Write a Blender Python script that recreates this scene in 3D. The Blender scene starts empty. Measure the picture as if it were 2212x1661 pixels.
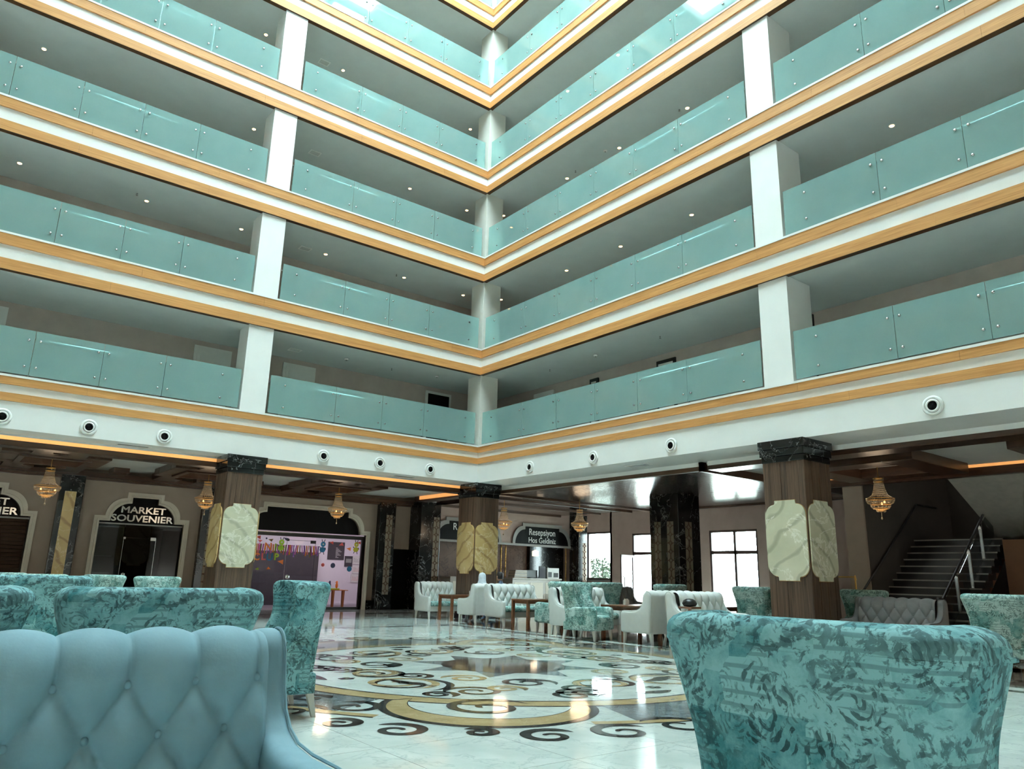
import bpy, math, random
from mathutils import Vector, Matrix
from mathutils.geometry import tessellate_polygon
random.seed(7)
PI = math.pi
SC = bpy.context.scene
COL = SC.collection

# ------------------------------------------------------------------ camera, sky, exposure
def setup_camera():
    yaw, pit, rol = (math.radians(a) for a in (52.1195, 14.5123, 1.4231))
    fw = Vector((math.cos(yaw)*math.cos(pit), math.sin(yaw)*math.cos(pit), math.sin(pit)))
    rt = Vector((math.sin(yaw), -math.cos(yaw), 0)); up = rt.cross(fw)
    c, s = math.cos(rol), math.sin(rol)
    r2, u2 = c*rt + s*up, -s*rt + c*up
    cd = bpy.data.cameras.new('camera'); cd.sensor_width = 36; cd.lens = 1598.16/2212*36
    cd.clip_start = 0.05; cd.clip_end = 300
    ob = bpy.data.objects.new('camera', cd); COL.objects.link(ob)
    m = Matrix(((r2.x, u2.x, -fw.x, -12.8486), (r2.y, u2.y, -fw.y, -18.1243), (r2.z, u2.z, -fw.z, 1.22), (0, 0, 0, 1)))
    ob.matrix_world = m
    SC.camera = ob
setup_camera()
WORLD_STRENGTH = 17.0
w = bpy.data.worlds.new('sky'); SC.world = w; w.use_nodes = True
bgn = w.node_tree.nodes['Background']
bgn.inputs[0].default_value = (0.80, 0.965, 1.0, 1); bgn.inputs[1].default_value = WORLD_STRENGTH
SC.view_settings.view_transform = 'Standard'; SC.view_settings.look = 'None'
SC.view_settings.exposure = 1.0; SC.view_settings.gamma = 1.0; SC.view_settings.use_curve_mapping = False
SC.cycles.max_bounces = 6; SC.cycles.diffuse_bounces = 4; SC.cycles.glossy_bounces = 3
SC.cycles.transmission_bounces = 4; SC.cycles.transparent_max_bounces = 14
SC.cycles.caustics_reflective = False; SC.cycles.caustics_refractive = False
SC.cycles.sample_clamp_indirect = 6.0; SC.cycles.use_denoising = True; SC.cycles.use_adaptive_sampling = True; SC.cycles.adaptive_threshold = .04

# ------------------------------------------------------------------ materials
MATS = {}
def new_mat(name):
    m = bpy.data.materials.new(name); m.use_nodes = True; MATS[name] = m
    nt = m.node_tree
    return m, nt, nt.nodes, nt.links, nt.nodes['Principled BSDF']
def rgb(h):  # sRGB 0-255 -> linear
    def f(c):
        c /= 255.0
        return c/12.92 if c <= 0.04045 else ((c+0.055)/1.055)**2.4
    return (f(h[0]), f(h[1]), f(h[2]), 1)
def setp(p, rough=.5, metal=0, spec=.5, coat=0):
    p.inputs['Roughness'].default_value = rough; p.inputs['Metallic'].default_value = metal
    p.inputs['Specular IOR Level'].default_value = spec; p.inputs['Coat Weight'].default_value = coat
def coords(N, L, scale=(1, 1, 1), kind='Object'):
    tc = N.new('ShaderNodeTexCoord'); mp = N.new('ShaderNodeMapping'); mp.inputs['Scale'].default_value = scale
    L.new(tc.outputs[kind], mp.inputs['Vector']); return mp.outputs['Vector']
def noise(N, L, v, scale, detail=3, rough=.5, dist=0):
    n = N.new('ShaderNodeTexNoise'); n.inputs['Scale'].default_value = scale; n.inputs['Detail'].default_value = detail
    n.inputs['Roughness'].default_value = rough; n.inputs['Distortion'].default_value = dist
    L.new(v, n.inputs['Vector']); return n.outputs['Fac']
def ramp(N, L, fac, stops, interp='LINEAR'):
    r = N.new('ShaderNodeValToRGB'); r.color_ramp.interpolation = interp
    els = r.color_ramp.elements
    while len(els) < len(stops): els.new(0.5)
    for e, (p, c) in zip(els, stops): e.position = p; e.color = c
    L.new(fac, r.inputs['Fac']); return r.outputs['Color']
def mixc(N, L, fac, a, b, mode='MIX'):
    m = N.new('ShaderNodeMix'); m.data_type = 'RGBA'; m.blend_type = mode
    if isinstance(fac, (int, float)): m.inputs[0].default_value = fac
    else: L.new(fac, m.inputs[0])
    for sock, val in ((m.inputs[6], a), (m.inputs[7], b)):
        if isinstance(val, tuple): sock.default_value = val
        else: L.new(val, sock)
    return m.outputs[2]
def math_n(N, L, op, a, b=None):
    m = N.new('ShaderNodeMath'); m.operation = op
    for i, val in enumerate((a, b)):
        if val is None: continue
        if isinstance(val, (int, float)): m.inputs[i].default_value = val
        else: L.new(val, m.inputs[i])
    return m.outputs[0]
def bump(N, L, p, h, strength=.2, dist=.01):
    b = N.new('ShaderNodeBump'); b.inputs['Strength'].default_value = strength; b.inputs['Distance'].default_value = dist
    L.new(h, b.inputs['Height']); L.new(b.outputs['Normal'], p.inputs['Normal'])
def plain(name, col, rough=.5, metal=0, spec=.5, coat=0, var=.06, vs=6, bmp=0):
    m, nt, N, L, p = new_mat(name); setp(p, rough, metal, spec, coat)
    c = rgb(col); v = coords(N, L); n = noise(N, L, v, vs, 3)
    lo = tuple(x*(1-var) for x in c[:3])+(1,); hi = tuple(min(1, x*(1+var)) for x in c[:3])+(1,)
    L.new(ramp(N, L, n, [(.3, lo), (.7, hi)]), p.inputs['Base Color'])
    if bmp: bump(N, L, p, noise(N, L, v, 90, 2), bmp, .004)
    return m
def grain(name, dark, light, scale, rough=.45, coat=0, bmp=.1, detail=5, dist=.4, spec=.4):
    m, nt, N, L, p = new_mat(name); setp(p, rough, 0, spec, coat)
    v = coords(N, L, scale)
    n1 = noise(N, L, v, 1, detail, .6, dist); n2 = noise(N, L, v, .23, 2)
    f = math_n(N, L, 'ADD', math_n(N, L, 'MULTIPLY', n1, .65), math_n(N, L, 'MULTIPLY', n2, .35))
    L.new(ramp(N, L, f, [(.32, rgb(dark)), (.68, rgb(light))]), p.inputs['Base Color'])
    if bmp: bump(N, L, p, n1, bmp, .003)
    return m
def marble(name, base, base2, vein, vs=1.2, vw=.03, rough=.15, amount=1.0, coat=0, spec=.5, warp=1.0, vein2=None):
    m, nt, N, L, p = new_mat(name); setp(p, rough, 0, spec, coat)
    v = coords(N, L)
    nz = N.new('ShaderNodeTexNoise'); nz.inputs['Scale'].default_value = vs*1.1; nz.inputs['Detail'].default_value = 4
    L.new(v, nz.inputs['Vector'])
    add = N.new('ShaderNodeMixRGB'); add.blend_type = 'ADD'; add.inputs[0].default_value = warp
    L.new(v, add.inputs[1]); L.new(nz.outputs['Color'], add.inputs[2])
    n1 = noise(N, L, add.outputs[0], vs, 6, .6, .8)
    a = math_n(N, L, 'ABSOLUTE', math_n(N, L, 'SUBTRACT', n1, .5))
    vm = math_n(N, L, 'MULTIPLY', ramp(N, L, a, [(0, (1, 1, 1, 1)), (vw, (0, 0, 0, 1))]), amount)
    bc = ramp(N, L, noise(N, L, v, vs*1.6, 4), [(.3, rgb(base)), (.7, rgb(base2))])
    if vein2:
        w_ = N.new('ShaderNodeTexWave'); w_.inputs['Scale'].default_value = 1.1; w_.inputs['Distortion'].default_value = 7; w_.inputs['Detail'].default_value = 3; w_.inputs['Detail Scale'].default_value = .8
        w_.bands_direction = 'DIAGONAL'; L.new(v, w_.inputs['Vector'])
        bc = mixc(N, L, math_n(N, L, 'MULTIPLY', ramp(N, L, w_.outputs['Fac'], [(.0, (1, 1, 1, 1)), (.16, (0, 0, 0, 1))]), .55), bc, rgb(vein2))
    L.new(mixc(N, L, vm, bc, rgb(vein)), p.inputs['Base Color'])
    return m
def emit(name, col, strength):
    m, nt, N, L, p = new_mat(name); p.inputs['Base Color'].default_value = rgb(col)
    p.inputs['Emission Color'].default_value = rgb(col); p.inputs['Emission Strength'].default_value = strength
    return m

plain('white_paint', (240, 240, 236), .55, var=.02, vs=2)
plain('ceiling_paint', (206, 206, 202), .8, var=.03, vs=2)
plain('gallery_ceiling', (214, 218, 216), .85, var=.03, vs=2)
plain('pillar_paint', (226, 222, 212), .6, var=.02, vs=2)
plain('taupe_wall', (150, 132, 118), .75, var=.05, vs=3, bmp=.05)
plain('rose_wall', (164, 138, 128), .7, var=.05, vs=3, bmp=.05)
plain('gallery_wall', (172, 158, 148), .8, var=.05, vs=3)
plain('gallery_floor', (196, 190, 180), .6, var=.04, vs=2)
plain('door_white', (208, 208, 202), .5, var=.03)
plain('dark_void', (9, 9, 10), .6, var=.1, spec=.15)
plain('black_frame', (24, 22, 21), .4, var=.1)
plain('brown_frame', (66, 46, 42), .4, var=.1)
plain('cream_trim', (196, 184, 168), .5, var=.04)
plain('grey_trim', (140, 134, 130), .5, var=.04)
plain('steel', (190, 192, 192), .25, 1, var=.05)
plain('brass', (196, 150, 84), .3, 1, var=.1)
plain('gold_metal', (190, 148, 92), .35, .9, var=.1)
plain('lattice_bronze', (92, 60, 38), .5, .3, var=.1)
plain('strip_beige', (128, 112, 94), .6, var=.05)
plain('white_leather', (214, 216, 212), .5, var=.03, vs=8, bmp=.05)
plain('leather_shaded', (126, 160, 172), .75, var=.05, vs=12, bmp=.12)  # white leather with the foreground shade put into its colour
plain('grey_fabric', (128, 124, 124), .8, var=.06, vs=12, bmp=.1)
plain('leg_white', (216, 214, 208), .4, var=.03)
plain('skin', (206, 160, 134), .55, var=.05)
plain('dark_hair', (34, 28, 26), .6, var=.2, vs=40)
plain('scarf', (206, 214, 222), .8, var=.12, vs=14)
plain('clothes_blue', (74, 88, 110), .8, var=.1)
plain('clothes_grey', (112, 112, 116), .8, var=.1)
plain('grey_cap', (96, 108, 112), .8, var=.15, vs=30)
plain('counter_white', (160, 150, 140), .35, var=.03)
plain('paper', (224, 222, 218), .8, var=.05)
plain('kid_wall', (230, 222, 231), .7, var=.02)
plain('kid_dark', (66, 62, 68), .7, var=.06)
plain('kid_floor', (128, 118, 126), .5, var=.08)
plain('slat_gap', (20, 14, 12), .5, var=.1)
plain('lawn', (120, 150, 60), .9, var=.3, vs=5)
plain('leaf_dark', (34, 48, 28), .5, var=.4, vs=8)
plain('leaf_light', (150, 176, 74), .5, var=.3, vs=8)
plain('bark', (70, 56, 44), .9, var=.2)
plain('pergola', (150, 128, 120), .6, var=.1)
plain('concrete', (170, 165, 155), .8, var=.08)
plain('grille_grey', (150, 152, 148), .5, var=.03)
plain('stair_dark', (34, 32, 34), .3, var=.1)
plain('stair_nose', (150, 146, 140), .4, var=.05)
plain('stair_wall', (70, 64, 58), .8, var=.05)
plain('lamplit_wall', (120, 84, 60), .7, var=.05)  # orange lamp light on the wall put into its colour
plain('joint', (120, 128, 124), .6, var=.1)
for nm, c in dict(pink=(226, 110, 190), orange=(238, 128, 50), red=(216, 84, 66), green=(164, 196, 40), blue=(28, 112, 156), violet=(160, 96, 190), olive=(140, 116, 60), navy=(54, 58, 90), coral=(226, 100, 96), black=(26, 26, 28), teal=(60, 140, 130), yellow=(214, 200, 60), magenta=(190, 40, 150)).items():
    plain('sticker_'+nm, c, .6, var=.08)
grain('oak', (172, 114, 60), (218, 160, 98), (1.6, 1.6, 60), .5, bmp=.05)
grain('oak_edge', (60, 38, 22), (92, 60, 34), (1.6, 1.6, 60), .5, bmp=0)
grain('walnut', (48, 34, 28), (112, 86, 68), (42, 42, 1.3), .45, bmp=.1)
grain('ceiling_wood', (46, 30, 22), (84, 56, 40), (3, 3, 50), .3, coat=.1, bmp=.03)
grain('table_wood', (92, 54, 34), (134, 84, 54), (8, 30, 30), .3, coat=.2, bmp=.02)
grain('kid_wood', (176, 106, 54), (206, 138, 78), (30, 30, 4), .5, bmp=0)
grain('shutter', (50, 36, 28), (70, 52, 40), (2, 2, 20), .8, bmp=0, spec=.1)
grain('slat_wood', (36, 24, 22), (58, 40, 36), (20, 1.2, 20), .2, coat=.4, bmp=0, spec=.6)
marble('onyx', (190, 188, 160), (214, 208, 182), (240, 236, 222), .9, .014, .25, .7, warp=.6, vein2=(140, 134, 112))
marble('onyx_warm', (192, 160, 104), (212, 184, 130), (236, 220, 180), .9, .010, .25, .6, warp=.6, vein2=(134, 98, 58))
marble('black_marble', (16, 19, 20), (27, 30, 31), (170, 170, 165), 1.0, .0045, .15, .7)
marble('floor_white', (196, 206, 200), (222, 228, 222), (168, 180, 178), 1.3, .02, .055, .5, spec=.6)
marble('floor_black', (40, 46, 46), (62, 66, 64), (110, 112, 108), 3, .01, .07, .5)
marble('floor_gold', (166, 144, 104), (190, 168, 126), (214, 200, 168), 3, .012, .07, .5)
marble('floor_grey', (92, 104, 108), (128, 138, 140), (160, 166, 166), 2.2, .02, .07, .7)
marble('floor_brown', (66, 54, 48), (92, 76, 66), (196, 176, 150), 2.2, .012, .06, .9)
emit('led_wash', (255, 178, 104), .34)  # even glow put into the faces that the cove LED lights
emit('downlight', (255, 186, 112), 16)
emit('lamp_warm', (255, 150, 70), 1.0)
emit('pendant_glow', (255, 226, 190), 1.6)
emit('panel_light', (255, 240, 248), 2.2)
emit('bulb', (255, 190, 110), 2)

def front_only(N, L, shader, out):
    # the far skin of a pane lets everything through, so that a pane counts once
    ge = N.new('ShaderNodeNewGeometry'); cl = N.new('ShaderNodeBsdfTransparent'); mx = N.new('ShaderNodeMixShader')
    L.new(ge.outputs['Backfacing'], mx.inputs[0]); L.new(shader, mx.inputs[1]); L.new(cl.outputs[0], mx.inputs[2]); L.new(mx.outputs[0], out.inputs[0])
def glass_mats():
    # frosted, greenish balustrade glass: part clear, part milky, mirror-like at grazing angles
    m, nt, N, L, p = new_mat('green_glass'); N.remove(p)
    out = [n for n in N if n.type == 'OUTPUT_MATERIAL'][0]
    tr = N.new('ShaderNodeBsdfTransparent'); tr.inputs[0].default_value = (.52, .84, .81, 1)
    df = N.new('ShaderNodeBsdfDiffuse'); tl = N.new('ShaderNodeBsdfTranslucent')
    v = coords(N, L); nz = noise(N, L, v, 1.2, 3)
    c = ramp(N, L, nz, [(.3, (.50, .80, .77, 1)), (.7, (.58, .86, .82, 1))])
    L.new(c, df.inputs[0]); L.new(c, tl.inputs[0])
    m1 = N.new('ShaderNodeMixShader'); m1.inputs[0].default_value = .25
    L.new(df.outputs[0], m1.inputs[1]); L.new(tl.outputs[0], m1.inputs[2])
    m2 = N.new('ShaderNodeMixShader'); m2.inputs[0].default_value = .46
    L.new(tr.outputs[0], m2.inputs[1]); L.new(m1.outputs[0], m2.inputs[2])
    gl = N.new('ShaderNodeBsdfGlossy'); gl.inputs['Roughness'].default_value = .02; gl.inputs[0].default_value = (.85, 1, 1, 1)
    fr = N.new('ShaderNodeFresnel'); fr.inputs[0].default_value = 1.5
    m3 = N.new('ShaderNodeMixShader'); L.new(fr.outputs[0], m3.inputs[0])
    L.new(m2.outputs[0], m3.inputs[1]); L.new(gl.outputs[0], m3.inputs[2]); front_only(N, L, m3.outputs[0], out)
    for nm, tint, ior in (('clear_glass', (.9, .96, .95, 1), 1.45), ('smoke_glass', (.34, .38, .40, 1), 1.5), ('sky_pane', (.9, 1, 1, 1), 1.3)):
        m, nt, N, L, p = new_mat(nm); N.remove(p)
        out = [n for n in N if n.type == 'OUTPUT_MATERIAL'][0]
        tr = N.new('ShaderNodeBsdfTransparent'); tr.inputs[0].default_value = tint
        gl = N.new('ShaderNodeBsdfGlossy'); gl.inputs['Roughness'].default_value = .01
        fr = N.new('ShaderNodeFresnel'); fr.inputs[0].default_value = ior
        mx = N.new('ShaderNodeMixShader'); L.new(fr.outputs[0], mx.inputs[0])
        L.new(tr.outputs[0], mx.inputs[1]); L.new(gl.outputs[0], mx.inputs[2]); front_only(N, L, mx.outputs[0], out)
    m, nt, N, L, p = new_mat('crystal'); setp(p, .12, 0, .8)
    p.inputs['Base Color'].default_value = rgb((168, 152, 124)); p.inputs['Alpha'].default_value = .75
glass_mats()
def print_fabric(name, pale, mid, dark, s=1.0):
    # toile-like print: washed rectangular patches, spiral rosettes with petals, leafy sprays, engraved lines
    m, nt, N, L, p = new_mat(name); setp(p, .8, 0, .3)
    v0 = coords(N, L, (s, s, s))
    nz = N.new('ShaderNodeTexNoise'); nz.inputs['Scale'].default_value = 13; nz.inputs['Detail'].default_value = 3
    L.new(v0, nz.inputs['Vector'])
    sub = N.new('ShaderNodeVectorMath'); sub.operation = 'SUBTRACT'; sub.inputs[1].default_value = (.5, .5, .5)
    L.new(nz.outputs['Color'], sub.inputs[0])
    scl = N.new('ShaderNodeVectorMath'); scl.operation = 'SCALE'; scl.inputs['Scale'].default_value = .05
    L.new(sub.outputs[0], scl.inputs[0])
    add = N.new('ShaderNodeVectorMath'); add.operation = 'ADD'; L.new(v0, add.inputs[0]); L.new(scl.outputs[0], add.inputs[1])
    v = add.outputs[0]
    ch = N.new('ShaderNodeTexVoronoi'); ch.distance = 'CHEBYCHEV'; ch.inputs['Scale'].default_value = 6.5; L.new(v0, ch.inputs['Vector'])
    sep = N.new('ShaderNodeSeparateColor'); L.new(ch.outputs['Color'], sep.inputs[0])
    wash = noise(N, L, v0, 9, 6, .7)
    g = math_n(N, L, 'ADD', math_n(N, L, 'MULTIPLY', sep.outputs[0], .42), math_n(N, L, 'MULTIPLY', wash, .78))
    ground = ramp(N, L, g, [(.34, rgb(mid)), (.66, rgb(pale))])
    def rosettes(scale, R, petals, twist, thr):
        vo = N.new('ShaderNodeTexVoronoi'); vo.inputs['Scale'].default_value = scale; vo.inputs['Randomness'].default_value = .85; L.new(v, vo.inputs['Vector'])
        d = N.new('ShaderNodeVectorMath'); d.operation = 'SUBTRACT'; L.new(v, d.inputs[0]); L.new(vo.outputs['Position'], d.inputs[1])
        sp = N.new('ShaderNodeSeparateXYZ'); L.new(d.outputs[0], sp.inputs[0])
        h = math_n(N, L, 'ADD', sp.outputs[0], sp.outputs[1])
        r = math_n(N, L, 'SQRT', math_n(N, L, 'ADD', math_n(N, L, 'MULTIPLY', h, h), math_n(N, L, 'MULTIPLY', sp.outputs[2], sp.outputs[2])))
        ang = math_n(N, L, 'ARCTAN2', sp.outputs[2], h)
        edge = math_n(N, L, 'MULTIPLY', math_n(N, L, 'ADD', math_n(N, L, 'MULTIPLY', math_n(N, L, 'ABSOLUTE', math_n(N, L, 'SINE', math_n(N, L, 'MULTIPLY', ang, petals))), .45), .55), R)
        inside = ramp(N, L, math_n(N, L, 'ADD', math_n(N, L, 'MULTIPLY', math_n(N, L, 'SUBTRACT', edge, r), 60), .5), [(.3, (0, 0, 0, 1)), (.7, (1, 1, 1, 1))])
        sw = math_n(N, L, 'SINE', math_n(N, L, 'ADD', math_n(N, L, 'MULTIPLY', r, 300/(R/.1)), math_n(N, L, 'MULTIPLY', ang, twist)))
        lines = ramp(N, L, sw, [(thr, (0, 0, 0, 1)), (thr+.25, (1, 1, 1, 1))])
        return math_n(N, L, 'MULTIPLY', inside, lines)
    r1 = rosettes(4.3, .13, 3.0, 3.0, .1); r2 = rosettes(7.7, .075, 2.5, 2.0, .2)
    leaf = noise(N, L, v, 26, 5, .65, .7)
    leafm = ramp(N, L, leaf, [(.50, (0, 0, 0, 1)), (.545, (1, 1, 1, 1))])
    where = ramp(N, L, noise(N, L, v0, 5.5, 2), [(.42, (0, 0, 0, 1)), (.52, (1, 1, 1, 1))])
    lm = math_n(N, L, 'MULTIPLY', leafm, where)
    wv = N.new('ShaderNodeTexWave'); wv.bands_direction = 'Z'; wv.inputs['Scale'].default_value = 9; wv.inputs['Distortion'].default_value = 1.0; L.new(v0, wv.inputs['Vector'])
    stripes = math_n(N, L, 'MULTIPLY', ramp(N, L, wv.outputs['Fac'], [(.7, (0, 0, 0, 1)), (.85, (1, 1, 1, 1))]), ramp(N, L, sep.outputs[1], [(.72, (0, 0, 0, 1)), (.74, (.5, .5, .5, 1))]))
    brk = ramp(N, L, leaf, [(.44, (0, 0, 0, 1)), (.52, (1, 1, 1, 1))]); r1 = math_n(N, L, 'MULTIPLY', r1, brk); r2 = math_n(N, L, 'MULTIPLY', r2, brk)
    tot = math_n(N, L, 'MAXIMUM', math_n(N, L, 'MULTIPLY', r1, .9), math_n(N, L, 'MAXIMUM', math_n(N, L, 'MULTIPLY', r2, .6), math_n(N, L, 'MAXIMUM', math_n(N, L, 'MULTIPLY', lm, .75), stripes)))
    fade = math_n(N, L, 'ADD', math_n(N, L, 'MULTIPLY', noise(N, L, v0, 30, 3), .5), .6)
    mask = math_n(N, L, 'MINIMUM', math_n(N, L, 'MULTIPLY', tot, fade), 1.0)
    L.new(mixc(N, L, mask, ground, rgb(dark)), p.inputs['Base Color'])
    bump(N, L, p, noise(N, L, v0, 260, 2), .12, .002)
print_fabric('print_teal', (140, 188, 192), (58, 120, 126), (8, 32, 36))
print_fabric('print_far', (184, 210, 204), (100, 150, 144), (20, 62, 58))

def mural():
    m, nt, N, L, p = new_mat('map_mural'); setp(p, .7)
    v = coords(N, L); n = noise(N, L, v, 2.2, 6, .6, .8)
    a = math_n(N, L, 'ABSOLUTE', math_n(N, L, 'SUBTRACT', n, .5))
    ln = ramp(N, L, a, [(.0, (1, 1, 1, 1)), (.02, (0, 0, 0, 1))])
    bc = ramp(N, L, noise(N, L, v, 1.1, 4), [(.3, rgb((120, 98, 88))), (.7, rgb((148, 124, 112)))])
    L.new(mixc(N, L, math_n(N, L, 'MULTIPLY', ln, .7), bc, rgb((70, 54, 48))), p.inputs['Base Color'])
mural()

# ------------------------------------------------------------------ mesh helpers
class MB:
    def __init__(s): s.v = []; s.f = []
    def add(s, vs, fs):
        o = len(s.v); s.v += [tuple(x) for x in vs]; s.f += [tuple(i+o for i in f) for f in fs]; return s
    def box(s, x0, x1, y0, y1, z0, z1):
        return s.add([(x0,y0,z0),(x1,y0,z0),(x1,y1,z0),(x0,y1,z0),(x0,y0,z1),(x1,y0,z1),(x1,y1,z1),(x0,y1,z1)],
                     [(0,3,2,1),(4,5,6,7),(0,1,5,4),(1,2,6,5),(2,3,7,6),(3,0,4,7)])
    def taper(s, cx, cy, z0, z1, a0, a1, dx=0, dy=0):
        return s.add([(cx-a0,cy-a0,z0),(cx+a0,cy-a0,z0),(cx+a0,cy+a0,z0),(cx-a0,cy+a0,z0),
                      (cx+dx-a1,cy+dy-a1,z1),(cx+dx+a1,cy+dy-a1,z1),(cx+dx+a1,cy+dy+a1,z1),(cx+dx-a1,cy+dy+a1,z1)],
                     [(0,3,2,1),(4,5,6,7),(0,1,5,4),(1,2,6,5),(2,3,7,6),(3,0,4,7)])
    def prism(s, poly, axis, a, b):
        # poly in the plane normal to axis: axis y -> (x,z), axis x -> (y,z), axis z -> (x,y)
        def P(u, w_, t): return (u, t, w_) if axis == 'y' else ((t, u, w_) if axis == 'x' else (u, w_, t))
        n = len(poly); vs = [P(u, q, a) for u, q in poly] + [P(u, q, b) for u, q in poly]
        fs = [tuple(range(n)), tuple(range(2*n-1, n-1, -1))] + [(i, (i+1) % n, n+(i+1) % n, n+i) for i in range(n)]
        return s.add(vs, fs)
    def plate(s, loops, axis, a, b):
        # polygon with holes, extruded a..b
        def P(u, w_, t): return (u, t, w_) if axis == 'y' else ((t, u, w_) if axis == 'x' else (u, w_, t))
        flat = [p for lp in loops for p in lp]; n = len(flat)
        tris = tessellate_polygon([[Vector((u, q, 0)) for u, q in lp] for lp in loops])
        vs = [P(u, q, a) for u, q in flat] + [P(u, q, b) for u, q in flat]
        fs = [tuple(t) for t in tris] + [tuple(i+n for i in reversed(t)) for t in tris]
        o = 0
        for lp in loops:
            m = len(lp); fs += [(o+i, o+(i+1) % m, n+o+(i+1) % m, n+o+i) for i in range(m)]; o += m
        return s.add(vs, fs)
    def tube(s, pts, r, n=8, close=False):
        pts = [Vector(p) for p in pts]; rings = []
        m = len(pts)
        for i, p in enumerate(pts):
            if close: d = pts[(i+1) % m]-pts[i-1]
            else: d = pts[min(i+1, m-1)]-pts[max(i-1, 0)]
            d.normalize(); ref = Vector((0, 0, 1)) if abs(d.z) < .9 else Vector((1, 0, 0))
            a = d.cross(ref).normalized(); b = d.cross(a)
            rr = r[i] if isinstance(r, (list, tuple)) else r
            rings.append([p+rr*(math.cos(2*PI*k/n)*a+math.sin(2*PI*k/n)*b) for k in range(n)])
        vs = [v for R in rings for v in R]; fs = []
        for i in range(m if close else m-1):
            j = (i+1) % m
            fs += [(i*n+k, i*n+(k+1) % n, j*n+(k+1) % n, j*n+k) for k in range(n)]
        if not close: fs += [tuple(range(n)), tuple(range((m-1)*n, m*n))]
        return s.add(vs, fs)
    def lathe(s, prof, c=(0, 0, 0), n=20, axis='z'):
        vs = []
        for r, z in prof:
            for k in range(n):
                a = 2*PI*k/n; x, y = r*math.cos(a), r*math.sin(a)
                q = (x, y, z) if axis == 'z' else ((x, z, y) if axis == 'y' else (z, x, y))
                vs.append((c[0]+q[0], c[1]+q[1], c[2]+q[2]))
        m = len(prof); fs = []
        for i in range(m-1): fs += [(i*n+k, i*n+(k+1) % n, (i+1)*n+(k+1) % n, (i+1)*n+k) for k in range(n)]
        fs += [tuple(range(n)), tuple(range((m-1)*n, m*n))]
        return s.add(vs, fs)
    def sphere(s, c, r, n=12, m=8, sz=1):
        return s.lathe([(max(r*math.sin(PI*i/m), 1e-4), -r*sz*math.cos(PI*i/m)) for i in range(m+1)], c, n)
    def mesh(s, name, mat, smooth=False):
        me = bpy.data.meshes.new(name); me.from_pydata(s.v, [], s.f); me.materials.append(MATS[mat])
        import bmesh
        bm = bmesh.new(); bm.from_mesh(me); bmesh.ops.recalc_face_normals(bm, faces=bm.faces); bm.to_mesh(me); bm.free()
        if smooth:
            for p in me.polygons: p.use_smooth = True
        return me
    def build(s, name, mat, parent=None, smooth=False, bevel=0, seg=3, sub=0, angle=.6):
        return link(name, s.mesh(name, mat, smooth), parent, bevel, seg, sub, angle)
def link(name, me, parent=None, bevel=0, seg=3, sub=0, angle=.6):
    o = bpy.data.objects.new(name, me); COL.objects.link(o)
    if parent: o.parent = parent
    if bevel:
        b = o.modifiers.new('bevel', 'BEVEL'); b.width = bevel; b.segments = seg; b.limit_method = 'ANGLE'; b.angle_limit = angle
    if sub:
        q = o.modifiers.new('sub', 'SUBSURF'); q.levels = sub; q.render_levels = sub
    return o
def empty(name, loc=(0, 0, 0), rz=0):
    o = bpy.data.objects.new(name, None); COL.objects.link(o); o.location = loc; o.rotation_euler = (0, 0, rz)
    o.empty_display_size = .2; return o
def tag(o, label=None, cat=None, group=None, kind=None):
    if label: o['label'] = label
    if cat: o['category'] = cat
    if group: o['group'] = group
    if kind: o['kind'] = kind
    return o
def struct(o): o['kind'] = 'structure'; return o
def copy_tree(o, parent=None):
    c = o.copy(); COL.objects.link(c); c.parent = parent
    for ch in list(o.children): copy_tree(ch, c)
    return c
def dup(o, loc, rz, label=None, group=None):
    c = copy_tree(o); c.location = loc; c.rotation_euler = (0, 0, rz)
    if label: c['label'] = label
    if group: c['group'] = group
    return c
def arc(cx, cy, r, a0, a1, n=10, ry=None):
    ry = r if ry is None else ry
    return [(cx+r*math.cos(math.radians(a0+(a1-a0)*i/n)), cy+ry*math.sin(math.radians(a0+(a1-a0)*i/n))) for i in range(n+1)]
def text_mesh(txt, size, mat, extrude=.004, bold=0.0):
    cu = bpy.data.curves.new('lettering', 'FONT'); cu.body = txt; cu.size = size; cu.extrude = extrude; cu.offset = bold
    cu.align_x = 'CENTER'; cu.resolution_u = 3
    o = bpy.data.objects.new('lettering', cu); COL.objects.link(o)
    dg = bpy.context.evaluated_depsgraph_get(); dg.update()
    me = bpy.data.meshes.new_from_object(o.evaluated_get(dg)); bpy.data.objects.remove(o)
    me.materials.clear(); me.materials.append(MATS[mat]); return me
def put_text(txt, size, mat, parent, x, y, z, sx=1.0, bold=0.0, name='lettering', shear=0):
    # upright lettering reading along +X, facing -Y
    o = link(name, text_mesh(txt, size, mat, bold=bold), parent)
    o.location = (x, y, z); o.rotation_euler = (PI/2, 0, 0); o.scale = (sx, 1, 1); return o

# ------------------------------------------------------------------ levels of the galleries
BASE = [4.467, 7.25, 10.364, 13.519, 16.727, 19.969, 23.25]
ORD = ['first', 'second', 'third', 'fourth', 'fifth', 'sixth']
def prof(i): return (.169, .344, .507) if i == 0 else (.239, .545, .784)
XL, YR = -21.0, -24.0      # how far the two galleries run
GX, GY = 2.45, 2.45        # gallery depth

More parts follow.
